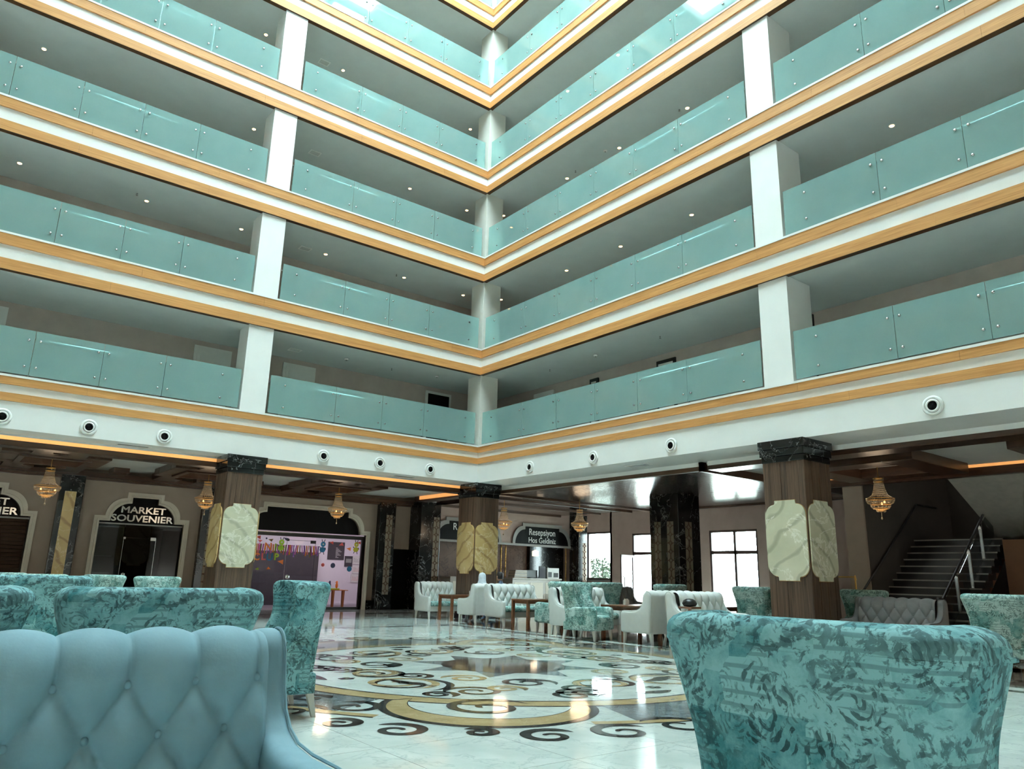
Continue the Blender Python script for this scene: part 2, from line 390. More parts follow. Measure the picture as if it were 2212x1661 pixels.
def boards(parent, side, z0, z1, lo, hi, off):
    step = 2.9; a = hi; k = 0
    while a > lo+.01:
        b = max(lo, a-(step-(off if k == 0 else 0)))
        if side == 'left': MB().box(b+.0015, a-.0015 if k else a, 0, .044, z0, z1).build('oak_board', 'oak', parent)
        else: MB().box(0, .044, b+.0015, a-.0015 if k else a, z0, z1).build('oak_board', 'oak', parent)
        a = b; k += 1
def gallery_structure():
    wl = struct(empty('wall_left')); wr = struct(empty('wall_right'))
    for i, b in enumerate(BASE):
        lt, ub, ut = prof(i)
        for par, side, hi, lo in ((wl, 'left', .10, XL), (wr, 'right', 0.0, YR)):
            boards(par, side, b, b+lt, lo, hi, (i*1.1) % 2.2)
            boards(par, side, b+ub, b+ut, lo, hi, (i*.7+1) % 2.2)
        # cove between the stripes, kerb under the glass, dark return under the lower stripe
        MB().box(XL, .10, .045, .16, b+.01, b+ut-.01).build('cove', 'white_paint', wl)
        MB().box(.045, .16, YR, .10, b+.01, b+ut-.01).build('cove', 'white_paint', wr)
        MB().box(XL, .12, -.012, .12, b+ut, b+ut+.045).build('kerb', 'white_paint', wl)
        MB().box(-.012, .12, YR, -.012, b+ut, b+ut+.045).build('kerb', 'white_paint', wr)
        if i:
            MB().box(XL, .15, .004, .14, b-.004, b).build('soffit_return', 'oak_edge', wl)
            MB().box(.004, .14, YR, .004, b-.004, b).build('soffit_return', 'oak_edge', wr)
            struct(MB().box(XL, GX, .14, GY, b+.012, b+.03).build('ceiling', 'gallery_ceiling'))
            struct(MB().box(.14, GX, YR, .14, b+.012, b+.03).build('ceiling', 'gallery_ceiling'))
        struct(MB().box(XL, GX+.1, .16, GY+.1, b+ut-.12, b+ut).build('floor_gallery', 'gallery_floor'))
        struct(MB().box(.16, GX+.1, YR, .16, b+ut-.12, b+ut).build('floor_gallery', 'gallery_floor'))
    # deep white beam over the lobby
    MB().box(XL, .05, .03, .75, 3.9, 4.47).build('beam', 'white_paint', wl)
    MB().box(.03, 1.2, YR, .03, 3.9, 4.47).build('beam', 'white_paint', wr)
    MB().box(.05, 1.2, .03, .75, 3.9, 4.47).build('beam', 'white_paint', wr)
    # pillars
    for i in range(6):
        b0 = BASE[i]+prof(i)[2]+.045; b1 = BASE[i+1]
        for x0 in (-7.19, -14.6): MB().box(x0, x0+.64, .05, .74, b0, b1+.012).build('pillar', 'white_paint', wl)
        for y0 in (-10.5, -20.6): MB().box(.05, .92, y0, y0+.65, b0, b1+.012).build('pillar', 'white_paint', wr)
        MB().box(.05, .72, .05, .72, b0, b1+.012).build('pillar', 'pillar_paint', wl)
    # rear walls of the galleries, end caps
    gl = struct(MB().box(XL, GX+.1, GY, GY+.1, 4.9, 26.6).build('wall_gallery_left', 'gallery_wall'))
    gr = struct(MB().box(GX, GX+.1, YR, GY, 4.9, 26.6).build('wall_gallery_right', 'gallery_wall'))
    struct(MB().box(XL-.1, XL, 0, GY+.1, 3.9, 26.6).build('wall_gallery_end', 'gallery_wall'))
    struct(MB().box(0, GX+.1, YR-.1, YR, 3.9, 26.6).build('wall_gallery_end', 'gallery_wall'))
    # doors of the first gallery
    z0 = BASE[0]+.507; n = 1
    for x in (-12.6, -7.34, -4.85, .02):
        d = struct(empty('door_%d' % n, (x, GY, z0))); n += 1
        MB().box(-.5, .5, -.05, 0, 0, 2.14).build('frame', 'door_white', d)
        MB().box(-.41, .41, -.065, -.05, .02, 2.05).build('leaf', 'door_white' if x < -1 else 'dark_void', d)
        MB().box(-.33, .33, -.075, -.065, .15, 1.9).build('panel', 'door_white' if x < -1 else 'dark_void', d)
    for y, wd, mt in ((-2.55, .36, 'black_frame'), (-5.35, .66, 'black_frame'), (-.2, .98, 'door_white')):
        d = struct(empty('door_%d' % n, (GX, y, z0))); n += 1
        MB().box(-.05, 0, -wd/2, wd/2, 0, 2.1).build('frame', mt, d)
        MB().box(-.065, -.05, -wd/2+.08, wd/2-.08, .02, 2.0).build('leaf', 'door_white', d)
    d = struct(empty('door_%d' % n, (GX, -9.2, z0)))
    MB().box(-.05, 0, -.5, .5, 0, 2.24).build('frame', 'black_frame', d)
    MB().box(-.06, -.05, -.4, .4, .02, 2.1).build('leaf', 'dark_void', d)
gallery_structure()

def far_sides():
    # the two atrium sides behind the viewer, with the same bands
    W0, S0 = -24.0, -28.0
    a = struct(empty('wall_west')); c = struct(empty('wall_south'))
    MB().box(W0-2.6, W0-2.5, S0, 1, 0, 26.6).build('rear', 'gallery_wall', a)
    MB().box(W0, 1, S0-2.6, S0-2.5, 0, 26.6).build('rear', 'gallery_wall', c)
    for i, b in enumerate(BASE):
        lt, ub, ut = prof(i)
        for z0, z1, mt, t in ((b, b+lt, 'oak', 0), (b+lt, b+ub, 'white_paint', .1), (b+ub, b+ut, 'oak', 0), (b+ut, b+ut+.05, 'white_paint', 0)):
            MB().box(W0-2.5, W0-t, S0-2.5, 1, z0, z1).build('band', mt, a)
            MB().box(W0, 1, S0-2.5, S0-t, z0, z1).build('band', mt, c)
        MB().box(W0-.06, W0-.04, S0, 1, b+ut+.08, b+ut+1.07).build('glass_strip', 'green_glass', a)
        MB().box(W0, 1, S0-.06, S0-.04, b+ut+.08, b+ut+1.07).build('glass_strip', 'green_glass', c)
    MB().box(W0-2.5, W0, S0-2.5, 1, 3.9, 4.47).build('band', 'white_paint', a)
    MB().box(W0, 1, S0-2.5, S0, 3.9, 4.47).build('band', 'white_paint', c)
    # roof rim and skylight grid; unseen opening sized to brighten the far corner
    r = struct(empty('ceiling_skylight', (0, 0, 0)))
    K0, K1, J0, J1 = -11.6, -.4, -13.0, -.4
    MB().box(W0-3, K0, S0-3, 3, 26.4, 26.8).build('rim', 'white_paint', r)
    MB().box(K1, 3, S0-3, 3, 26.4, 26.8).build('rim', 'white_paint', r)
    MB().box(K0, K1, S0-3, J0, 26.4, 26.8).build('rim', 'white_paint', r)
    MB().box(K0, K1, J1, 3, 26.4, 26.8).build('rim', 'white_paint', r)
    nx, ny = 6, 7; dx, dy = (K1-K0)/nx, (J1-J0)/ny
    for i in range(1, nx): MB().box(K0+i*dx-.12, K0+i*dx+.12, J0, J1, 26.45, 26.8).build('beam', 'grille_grey', r)
    for j in range(1, ny): MB().box(K0, K1, J0+j*dy-.12, J0+j*dy+.12, 26.5, 26.75).build('beam', 'grille_grey', r)
    me = MB().box(-dx/2+.12, dx/2-.12, -dy/2+.12, dy/2-.12, 0, .02).mesh('pane', 'sky_pane')
    for i in range(nx):
        for j in range(ny):
            o = link('pane', me, r); o.location = (K0+(i+.5)*dx, J0+(j+.5)*dy, 26.7)
far_sides()
def outer_shell():  # unseen walls and lids added to stop sky light leaking in
    o = struct(empty('wall_light_seal'))
    MB().box(-27.2, 9.5, 9.4, 9.6, 0, 26.8).build('north', 'gallery_wall', o)
    MB().box(-27.2, -27, -31, 9.4, 0, 26.8).build('west', 'gallery_wall', o)
    MB().box(-27.2, 12, -31.2, -31, 0, 26.8).build('south', 'gallery_wall', o)
    MB().box(10.6, 10.8, -31, -8.4, 0, 7.2).build('east', 'gallery_wall', o)
    MB().box(2.5, 10.8, -31, -24, 3.9, 4.0).build('lid', 'gallery_wall', o)
    MB().box(2.5, 9.5, -8.4, 9.5, 4.0, 4.1).build('lid', 'gallery_wall', o)
    MB().box(-27, 2.6, 2.5, 9.5, 4.0, 4.1).build('lid', 'gallery_wall', o)
    MB().box(-27, -20.9, -.1, 2.6, 3.9, 26.6).build('fill', 'gallery_wall', o)
    MB().box(-.1, 2.6, -31, -24, 3.9, 26.6).build('fill', 'gallery_wall', o)
outer_shell()

# ------------------------------------------------------------------ balustrades
def balustrades():
    stud = MB().lathe([(.022, 0), (.026, .006), (.026, .02), (.018, .028), (.006, .03)], n=10, axis='y')
    stud_y = stud.mesh('stud', 'steel', True)
    stud = MB().lathe([(.022, 0), (.026, .006), (.026, .02), (.018, .028), (.006, .03)], n=10, axis='x')
    stud_x = stud.mesh('stud', 'steel', True)
    secs = [('left', [-.10, -1.93, -3.29, -4.69, -6.50], 'between white pillar and corner pillar', 'shop side', .38, .38),
            ('left', [-7.24, -9.0, -10.3, -11.62, -12.97, -14.55], 'beyond the white pillar', 'shop side', .45, .1),
            ('right', [-.12, -2.05, -3.52, -4.99, -6.44, -7.92, -9.82], 'between corner pillar and white pillar', 'reception side', .48, .42),
            ('right', [-10.56, -12.51, -13.99, -15.47, -16.95, -18.4, -20.5], 'beyond the white pillar', 'reception side', .48, .1)]
    cache = {}
    for i in range(6):
        z0 = BASE[i]+prof(i)[2]+.045
        for side, js, where, sd, in0, in1 in secs:
            mid = (js[0]+js[-1])/2
            loc = (mid, .05, z0) if side == 'left' else (.05, mid, z0)
            t = empty('glass_balustrade', loc)
            tag(t, '%s gallery glass balustrade, %s, %s' % (ORD[i], sd, where), 'balustrade', 'glass balustrades of the galleries')
            n = len(js)-1
            for k in range(n):
                a, b = js[k]-.006, js[k+1]+.006; wd = a-b; c = (a+b)/2-mid; zb = .02 if i else .045
                key = (side, round(wd, 3), zb)
                if key not in cache:
                    g = MB()
                    if side == 'left': g.box(-wd/2, wd/2, -.008, .008, zb, 1.02)
                    else: g.box(-.008, .008, -wd/2, wd/2, zb, 1.02)
                    cache[key] = g.mesh('glass_panel', 'green_glass')
                p = link('glass_panel', cache[key], t); p.location = (c, 0, 0) if side == 'left' else (0, c, 0)
                for e, inset in ((1, in0 if k == 0 else .10), (-1, in1 if k == n-1 else .10)):
                    for zz in (.22, .80):
                        s = link('stud', stud_y if side == 'left' else stud_x, p); q = e*(wd/2-inset)
                        s.location = (q, -.036, zz) if side == 'left' else (-.036, q, zz)
                if k:   # steel post behind each joint
                    g = MB(); q = js[k]-mid
                    if side == 'left': g.box(q-.012, q+.012, .03, .06, 0, .86)
                    else: g.box(.03, .06, q-.012, q+.012, 0, .86)
                    g.build('post', 'steel', t)
            h = (js[0]-js[-1])/2
            g = MB().tube([(-h, .09, .86), (h, .09, .86)] if side == 'left' else [(.09, -h, .86), (.09, h, .86)], .025, 8)
            g.build('handrail', 'steel', t, True)
balustrades()

# ------------------------------------------------------------------ gallery downlights, detectors, sprinklers
def gallery_fittings():
    r = empty('downlight', (0, 0, 0))
    tag(r, 'small recessed downlight glowing warm in a gallery ceiling', 'downlight', 'lit gallery downlights')
    MB().lathe([(.062, 0), (.062, -.008), (.05, -.012), (.042, -.004)], n=16).build('ring', 'white_paint', r, True)
    MB().lathe([(.046, -.002), (.042, -.014), (.01, -.02)], n=12).build('lens', 'downlight', r, True)
    lx = [-12.5, -9.72, -7.28, -4.77, -2.09, .2]; ly = [.93, -2.39, -4.67, -7.18, -9.9, -12.3, -14.9]
    first = True
    for i in (2, 3, 4):
        pos = [(x, 1.46) for x in lx] + [(1.41, y) for y in ly]
        for j, (x, y) in enumerate(pos):
            if (i, j) in {(3, 1), (3, 3), (4, 1), (4, 4), (4, 6), (4, 9), (2, 10)}: continue
            sd = 'shop side' if j < 6 else 'reception side'
            lb = 'small warm downlight glowing in the %s gallery ceiling, %s' % (ORD[i-1], sd); gp = '%s gallery downlights, %s' % (ORD[i-1], sd)
            if first: r.location = (x, y, BASE[i]+.012); first = False; tag(r, lb, None, gp)
            else: dup(r, (x, y, BASE[i]+.012), 0, lb, gp)
    d = empty('smoke_detector', (-.9, 1.1, BASE[1]+.012)); tag(d, 'small white smoke detector on the first gallery ceiling near the corner pillar', 'detector')
    MB().lathe([(.06, 0), (.06, -.02), (.04, -.04), (.01, -.045)], n=14).build('housing', 'white_paint', d, True)
    MB().lathe([(.03, -.04), (.02, -.055), (.004, -.056)], n=10).build('sensor', 'grille_grey', d, True)
    dup(d, (1.15, -3.9, BASE[1]+.012), 0, 'small white smoke detector on first gallery ceiling facing the framed dark door')
    dup(d, (-3.9, 1.3, BASE[1]+.012), 0, 'small white smoke detector on first gallery ceiling over white shop-side door')
    dup(d, (1.2, -4.3, BASE[3]+.012), 0, 'small white smoke detector on third gallery ceiling between two lit downlights')
    s = empty('sprinkler', (-6.2, 1.3, BASE[2]+.012)); tag(s, 'tiny sprinkler head in the second gallery ceiling, shop side', 'sprinkler', 'second gallery sprinklers, shop side')
    MB().lathe([(.02, 0), (.02, -.01), (.008, -.012), (.008, -.05)], n=8).build('stem', 'steel', s)
    MB().lathe([(.024, -.05), (.024, -.055), (.01, -.058)], n=8).build('deflector', 'steel', s)
    for x, y, i in ((-6.3, 1.2, 1), (-2.4, 1.3, 1), (-2.4, 1.4, 2), (1.2, -1.9, 1), (1.2, -6.2, 1), (1.3, -2.9, 3), (1.3, -7.0, 3), (-10.0, 1.2, 2), (-6.2, 1.4, 3)):
        sd = 'shop side' if x < 0 else 'reception side'
        dup(s, (x, y, BASE[i]+.012), 0, 'tiny sprinkler head in the %s gallery ceiling, %s' % (ORD[i-1], sd), '%s gallery sprinklers, %s' % (ORD[i-1], sd))
    h = empty('ceiling_speaker', (-5.4, 1.5, BASE[1]+.012)); tag(h, 'small square access panel frame in gallery ceiling beside the white pillar', 'panel', 'gallery ceiling panels')
    MB().plate([[(-.17, -.13), (.17, -.13), (.17, .13), (-.17, .13)], [(-.14, -.10), (.14, -.10), (.14, .10), (-.14, .10)]], 'z', -.012, 0).build('frame', 'white_paint', h)
    MB().box(-.14, .14, -.10, .10, -.004, 0).build('cover', 'ceiling_paint', h)
    h.name = 'ceiling_panel'
    for i in (2, 3, 4): dup(h, (-5.4, 1.5, BASE[i]+.012), 0)
gallery_fittings()

# ------------------------------------------------------------------ lobby floor with inlaid medallion
MC = (-6.05, -9.35)   # medallion centre
def spiral(cx, cy, r0, turns, a0, w0, w1, sgn=1, n=40, tail=None):
    # band along a shrinking spiral; returns verts (2 per step)
    L_, R_ = [], []
    pts = []
    if tail: pts += tail
    for i in range(n+1):
        t = i/n; r = r0*(1-t*.86); a = a0+sgn*2*PI*turns*t
        pts.append((cx+r*math.cos(a), cy+r*math.sin(a)))
    m = len(pts)
    for i, p in enumerate(pts):
        q0 = pts[max(i-1, 0)]; q1 = pts[min(i+1, m-1)]
        dx, dy = q1[0]-q0[0], q1[1]-q0[1]; d = math.hypot(dx, dy) or 1
        t = i/(m-1); ww = (w0*(1-t)+w1*t)*min(1, i/3+.05)*min(1, (m-1-i)/2+.25)/2
        L_.append((p[0]-dy/d*ww, p[1]+dx/d*ww)); R_.append((p[0]+dy/d*ww, p[1]-dx/d*ww))
    return L_, R_
def band_mesh(L_, R_, z):
    b = MB(); n = len(L_)
    b.add([(x, y, z) for x, y in L_]+[(x, y, z) for x, y in R_], [(i, i+1, n+i+1, n+i) for i in range(n-1)]); return b
def ring_mesh(r0, r1, z, a0=0, a1=360, n=96):
    return band_mesh(arc(0, 0, r1, a0, a1, n), arc(0, 0, r0, a0, a1, n), z)
def lobby_floor():
    fl = struct(empty('floor'))
    MB().box(-26, 14, -30, 10, -.3, -.012).build('bed', 'joint', fl)
    # large slabs; the ones in view are single pieces, the rest of the floor is two plain fields
    S = 1.0; g = .0022
    me = MB().box(g, S-g, g, S-g, -.012, 0).mesh('slab', 'floor_white')
    X0, X1, Y0, Y1 = -15, 1, -20, -3
    for i in range(X0, X1):
        for j in range(Y0, Y1):
            # keep only slabs inside the cone of view
            dx, dy = i+.5+12.85, j+.5+18.12
            a = math.degrees(math.atan2(dy, dx))
            if dx*dx+dy*dy < 4 or not (8 < a < 96): continue
            o = link('slab', me, fl); o.location = (i, j, 0)
    b = MB()
    for (x0, x1, y0, y1) in ((-26, -15, -30, 10), (-15, 1, -3, 10), (1, 14, -30, 10), (-15, 1, -30, -20)):
        b.box(x0, x1, y0, y1, -.012, 0)
    for i in range(X0, X1):
        for j in range(Y0, Y1):
            dx, dy = i+.5+12.85, j+.5+18.12; a = math.degrees(math.atan2(dy, dx))
            if dx*dx+dy*dy < 4 or not (8 < a < 96): b.box(i+g, i+S-g, j+g, j+S-g, -.012, 0)
    tag(b.build('slab_field', 'floor_white', fl), kind='stuff')
    # dark border bands of the seating strips
    for (x0, x1, y0, y1) in ((-2.05, -1.85, -24, -1.9), (-1.55, -1.48, -24, -1.4), (-24, -2.05, -2.1, -1.9), (-24, -1.48, -1.48, -1.4), (-24, 1.5, 3.2, 3.5), (-24, 1.5, 1.0, 1.1), (.9, 1.1, -24, 3.2)):
        MB().box(x0, x1, y0, y1, 0, .0008).build('inlay_band', 'floor_black', fl)
    MB().box(-1.48, .9, -24, -1.4, 0, .0006).build('inlay_band', 'floor_brown', fl)
    md = empty('medallion', (MC[0], MC[1], 0)); md.parent = fl
    def put(b, mat, name='inlay'): return b.build(name, mat, md)
    put(ring_mesh(3.06, 3.10, .0022), 'floor_black')
    put(ring_mesh(3.10, 3.36, .0018), 'floor_gold')
    put(ring_mesh(3.36, 3.40, .0022), 'floor_black')
    # grey outer segments between the four gold crescents
    for k in range(4):
        a = 69+k*90
        put(ring_mesh(3.40, 4.15, .0012, a, a+52, 30), 'floor_grey')
        put(ring_mesh(4.15, 4.27, .0018, a-6, a+58, 30), 'floor_gold')
        put(ring_mesh(4.27, 4.30, .0020, a-6, a+58, 30), 'floor_black')
        # crescent
        c0 = math.radians(a+71); cx, cy = 3.42*math.cos(c0), 3.42*math.sin(c0)
        o_ = [(cx+.98*math.cos(t), cy+.98*math.sin(t)) for t in [c0-1.75+3.5*i/40 for i in range(41)]]
        i_ = [(cx-.16*math.cos(c0)+.80*math.cos(t), cy-.16*math.sin(c0)+.80*math.sin(t)) for t in [c0-1.75+3.5*i/40 for i in range(41)]]
        e_ = [(cx+1.06*math.cos(t), cy+1.06*math.sin(t)) for t in [c0-1.75+3.5*i/40 for i in range(41)]]
        put(band_mesh(e_, i_, .0026), 'floor_black'); put(band_mesh(o_, [(x*1.006, y*1.006) for x, y in i_], .0032), 'floor_gold')
        # scrolls inside and outside the crescent
        put(band_mesh(*spiral(cx+.06*math.cos(c0), cy+.06*math.sin(c0), .46, 1.5, c0+2.2, .12, .06), .0036), 'floor_black')
        for da, rr, sg, r0 in ((-.42, 4.35, 1, .34), (-.14, 4.72, -1, .26), (.12, 4.74, 1, .26), (.40, 4.42, -1, .36), (-.62, 4.62, 1, .36), (.66, 4.66, -1, .40), (.86, 4.62, 1, .30), (0, 4.66, -1, .16), (-.26, 4.62, -1, .2), (.26, 4.60, 1, .30), (-.33, 3.90, -1, .30), (-.5, 3.72, 1, .2)):
            q = c0+da; put(band_mesh(*spiral(rr*math.cos(q), rr*math.sin(q), r0, 1.35, q+PI*.7*sg, .11, .045, sg), .0036), 'floor_black')
        q = c0+.66; put(band_mesh(*spiral(4.66*math.cos(q), 4.66*math.sin(q), .32, 1.2, q-2.0, .10, .06, -1), .0040), 'floor_gold')
        # inner disc scrolls
        for da, rr, sg, r0, mt in ((0, 2.35, 1, .48, 'floor_gold'), (.05, 2.36, 1, .56, 'floor_black'), (.42, 2.52, -1, .34, 'floor_black'), (-.40, 2.05, -1, .38, 'floor_gold'), (-.36, 2.05, -1, .44, 'floor_black'), (.70, 1.75, 1, .36, 'floor_black'), (.24, 1.55, -1, .30, 'floor_gold'), (-.75, 2.72, 1, .26, 'floor_black'), (-.62, 2.3, 1, .3, 'floor_black'), (.55, 2.25, 1, .24, 'floor_gold'), (.9, 2.55, -1, .3, 'floor_black'), (-.15, 1.75, 1, .24, 'floor_black'), (.3, 2.85, 1, .2, 'floor_black')):
            q = c0-.5+da; put(band_mesh(*spiral(rr*math.cos(q), rr*math.sin(q), r0, 1.6, q+1.1*sg, .10, .05, sg), .0030 if mt == 'floor_black' else .0034), mt)
        # leaf sprays
        for da, rr, ln in ((.95, 2.2, .7), (.1, 1.5, .5), (.6, 2.75, .55)):
            q = c0+da; bx, by = rr*math.cos(q), rr*math.sin(q); tq = q+PI/2
            lf = [(bx+ln*t*math.cos(tq), by+ln*t*math.sin(tq), .13*math.sin(PI*t)**.8) for t in [i/12 for i in range(13)]]
            put(band_mesh([(x+w_*math.cos(q), y+w_*math.sin(q)) for x, y, w_ in lf], [(x-.25*w_*math.cos(q), y-.25*w_*math.sin(q)) for x, y, w_ in lf], .0038), 'floor_black')
        # flower
        q = c0+.8; fx, fy = 2.55*math.cos(q), 2.55*math.sin(q)
        for j in range(5):
            t = 2*PI*j/5; b = MB(); b.add([(fx+.06*math.cos(t)+.05*math.cos(u)*(1), fy+.06*math.sin(t)+.03*math.sin(u), .003) for u in [2*PI*i/10 for i in range(10)]], [tuple(range(10))]); put(b, 'floor_black')
    # star and brown centre
    star = [((1.35 if i % 2 == 0 else .8)*math.cos(PI*i/8), (1.35 if i % 2 == 0 else .8)*math.sin(PI*i/8)) for i in range(16)]
    b = MB(); b.add([(x, y, .0016) for x, y in star], [tuple(range(16))]); put(b, 'floor_grey')
    put(ring_mesh(.80, .88, .0026), 'floor_black')
    b = MB(); b.add([(x, y, .0022) for x, y in arc(0, 0, .80, 0, 360, 48)[:-1]], [tuple(range(48))]); put(b, 'floor_brown')
lobby_floor()

# ------------------------------------------------------------------ lobby columns
def onyx_outline(w, z0, z1):
    # plaque with a tab above and below and rounded shoulders
    hw = w/2; tb = hw*.52; r = .2
    top = [(-tb, z1), (tb, z1), (tb, z1-.055)] + [(tb+.015+(hw-tb-.015)*math.sin(t), z1-.075-r*(1-math.cos(t))) for t in [PI/2*i/8 for i in range(9)]]
    right = top[1:]
    bot = [(x, z0+z1-z) for x, z in reversed(right)]
    pts = right+bot
    return pts + [(-x, z) for x, z in reversed(pts)]
def column(x0, y0, sx, sy, label, mats, capw=.06):
    t = empty('column', (x0+sx/2, y0+sy/2, 0)); tag(t, label, 'column')
    hx, hy = sx/2, sy/2
    MB().box(-hx+.02, hx-.02, -hy+.02, hy-.02, 0, 3.52).build('core', 'slat_gap', t)
    MB().box(-hx-.02, hx+.02, -hy-.02, hy+.02, 0, .12).build('plinth', 'black_marble', t, bevel=.01)
    n = 7
    for ax in (0, 1):
        L_ = sx if ax == 0 else sy; wd = L_/n
        for sgn in (-1, 1):
            for k in range(n):
                a = -L_/2+k*wd; pr = random.choice((0, .004, .008))
                if ax == 0: b = MB().box(a+.002, a+wd-.002, sgn*(hy-.022), sgn*(hy+pr), .12, 3.5) if sgn > 0 else MB().box(a+.002, a+wd-.002, -(hy+pr), -(hy-.022), .12, 3.5)
                else: b = MB().box(hx-.022, hx+pr, a+.002, a+wd-.002, .12, 3.5) if sgn > 0 else MB().box(-(hx+pr), -(hx-.022), a+.002, a+wd-.002, .12, 3.5)
                b.build('plank', 'walnut', t)
    for (m_, z0, z1, e) in (('black_marble', 3.48, 3.60, .02), ('black_marble', 3.60, 3.74, .045), ('black_marble', 3.74, 3.905, .065)):
        MB().box(-hx-e, hx+e, -hy-e, hy+e, z0, z1).build('capital', m_, t, bevel=.012)
    for ax, sgn, mt in (('y', -1, mats[0]), ('x', -1, mats[1]), ('y', 1, mats[0]), ('x', 1, mats[1])):
        L_ = sx if ax == 'y' else sy; H = hy if ax == 'y' else hx
        poly = onyx_outline(L_*.97, 1.26, 2.74)
        a, b_ = sgn*(H+.008), sgn*(H+.035)
        p = MB().prism(poly, ax, min(a, b_), max(a, b_)).build('onyx_panel', mt, t, bevel=.004, seg=2)
        e = [(u*1.012, z_+(.008 if z_ > 2 else -.008)) for u, z_ in poly]
        a2, b2 = sgn*(H+.006), sgn*(H+.012)
        MB().prism(e, ax, min(a2, b2), max(a2, b2)).build('brass_edge', 'gold_metal', p)
    return t
column(-7.30, .0, .85, .85, 'walnut-clad column with pale onyx panels standing before the market sign', ('onyx', 'onyx_warm'))
column(.0, .0, .84, .88, 'walnut-clad column with honey onyx panels at the inner corner of the lobby', ('onyx_warm', 'onyx_warm'))
column(.0, -10.60, .92, .86, 'dark walnut-clad column with greyish onyx panels beside the staircase', ('onyx', 'onyx'))

def lattice(parent, u0, u1, z0, z1, place, mat='lattice_bronze'):
    # column of interlocking rings between two edges; place(u,z,d)->xyz
    w_ = u1-u0; n = max(1, round((z1-z0)/w_)); h = (z1-z0)/n
    b = MB()
    for k in range(n):
        zc = z0+(k+.5)*h
        for (cu, cz) in ((u0, zc-h/2), (u1, zc-h/2), (u0, zc+h/2), (u1, zc+h/2)):
            pts = [(cu+w_*.52*math.cos(a), cz+h*.52*math.sin(a)) for a in [2*PI*i/28 for i in range(29)]]
            pts = [q for q in pts if u0-.001 <= q[0] <= u1+.001 and zc-h/2-.001 <= q[1] <= zc+h/2+.001]
            pts.sort(key=lambda q: q[0])
            if len(pts) > 2: b.tube([place(u, z, .012) for u, z in pts], .014, 4)
    b.build('lattice', mat, parent)
def black_pier(x0, x1, y0, y1, label, strips):
    t = empty('marble_pier', ((x0+x1)/2, (y0+y1)/2, 0)); tag(t, label, 'pier')
    hx, hy = (x1-x0)/2, (y1-y0)/2
    MB().box(-hx, hx, -hy, hy, 0, 3.72).build('shaft', 'black_marble', t, bevel=.02)
    MB().box(-hx-.015, hx+.015, -hy-.015, hy+.015, 0, .18).build('plinth', 'black_marble', t, bevel=.01)
    for face, u0, u1, z0, z1, bk in strips:
        if face == '-y':
            p = MB().box(u0, u1, -hy-.006, -hy+.01, z0, z1).build('inset_strip', bk, t)
            if bk == 'strip_beige': lattice(p, u0, u1, z0, z1, lambda u, z, d: (u, -hy-d, z))
        else:
            p = MB().box(-hx-.006, -hx+.01, u0, u1, z0, z1).build('inset_strip', bk, t)
            if bk == 'strip_beige': lattice(p, u0, u1, z0, z1, lambda u, z, d: (-hx-d, u, z))
    return t
black_pier(-10.05, -9.46, 5.40, 5.6, 'black marble wall pier with a plain onyx strip left of the market sign', [('-y', -.16, .12, .5, 3.18, 'onyx_warm')])
black_pier(-6.25, -5.65, 5.40, 5.6, 'black marble wall pier with lattice strip half hidden behind the pale onyx column', [('-y', -.1, .13, .5, 3.2, 'strip_beige')])
black_pier(-.28, .34, 5.35, 5.6, 'black marble wall pier with gold lattice strip beside the kids club window', [('-y', -.06, .18, .5, 3.2, 'strip_beige')])
black_pier(1.02, 1.85, 4.75, 5.6, 'black marble wall pier with gold lattice strip left of the reception desk', [('-y', .12, .36, .5, 3.2, 'strip_beige')])
black_pier(8.35, 8.85, 4.45, 5.0, 'narrow black marble pier with lattice strip between reception and garden window', [('-y', -.02, .2, .3, 2.6, 'strip_beige')])
black_pier(4.55, 5.55, -3.85, -2.75, 'massive black marble pier with two lattice strips before the glazed doors', [('-x', .12, .36, .4, 2.9, 'strip_beige'), ('-x', -.36, -.12, .4, 2.9, 'strip_beige'), ('-y', -.2, .1, .4, 2.9, 'strip_beige')])

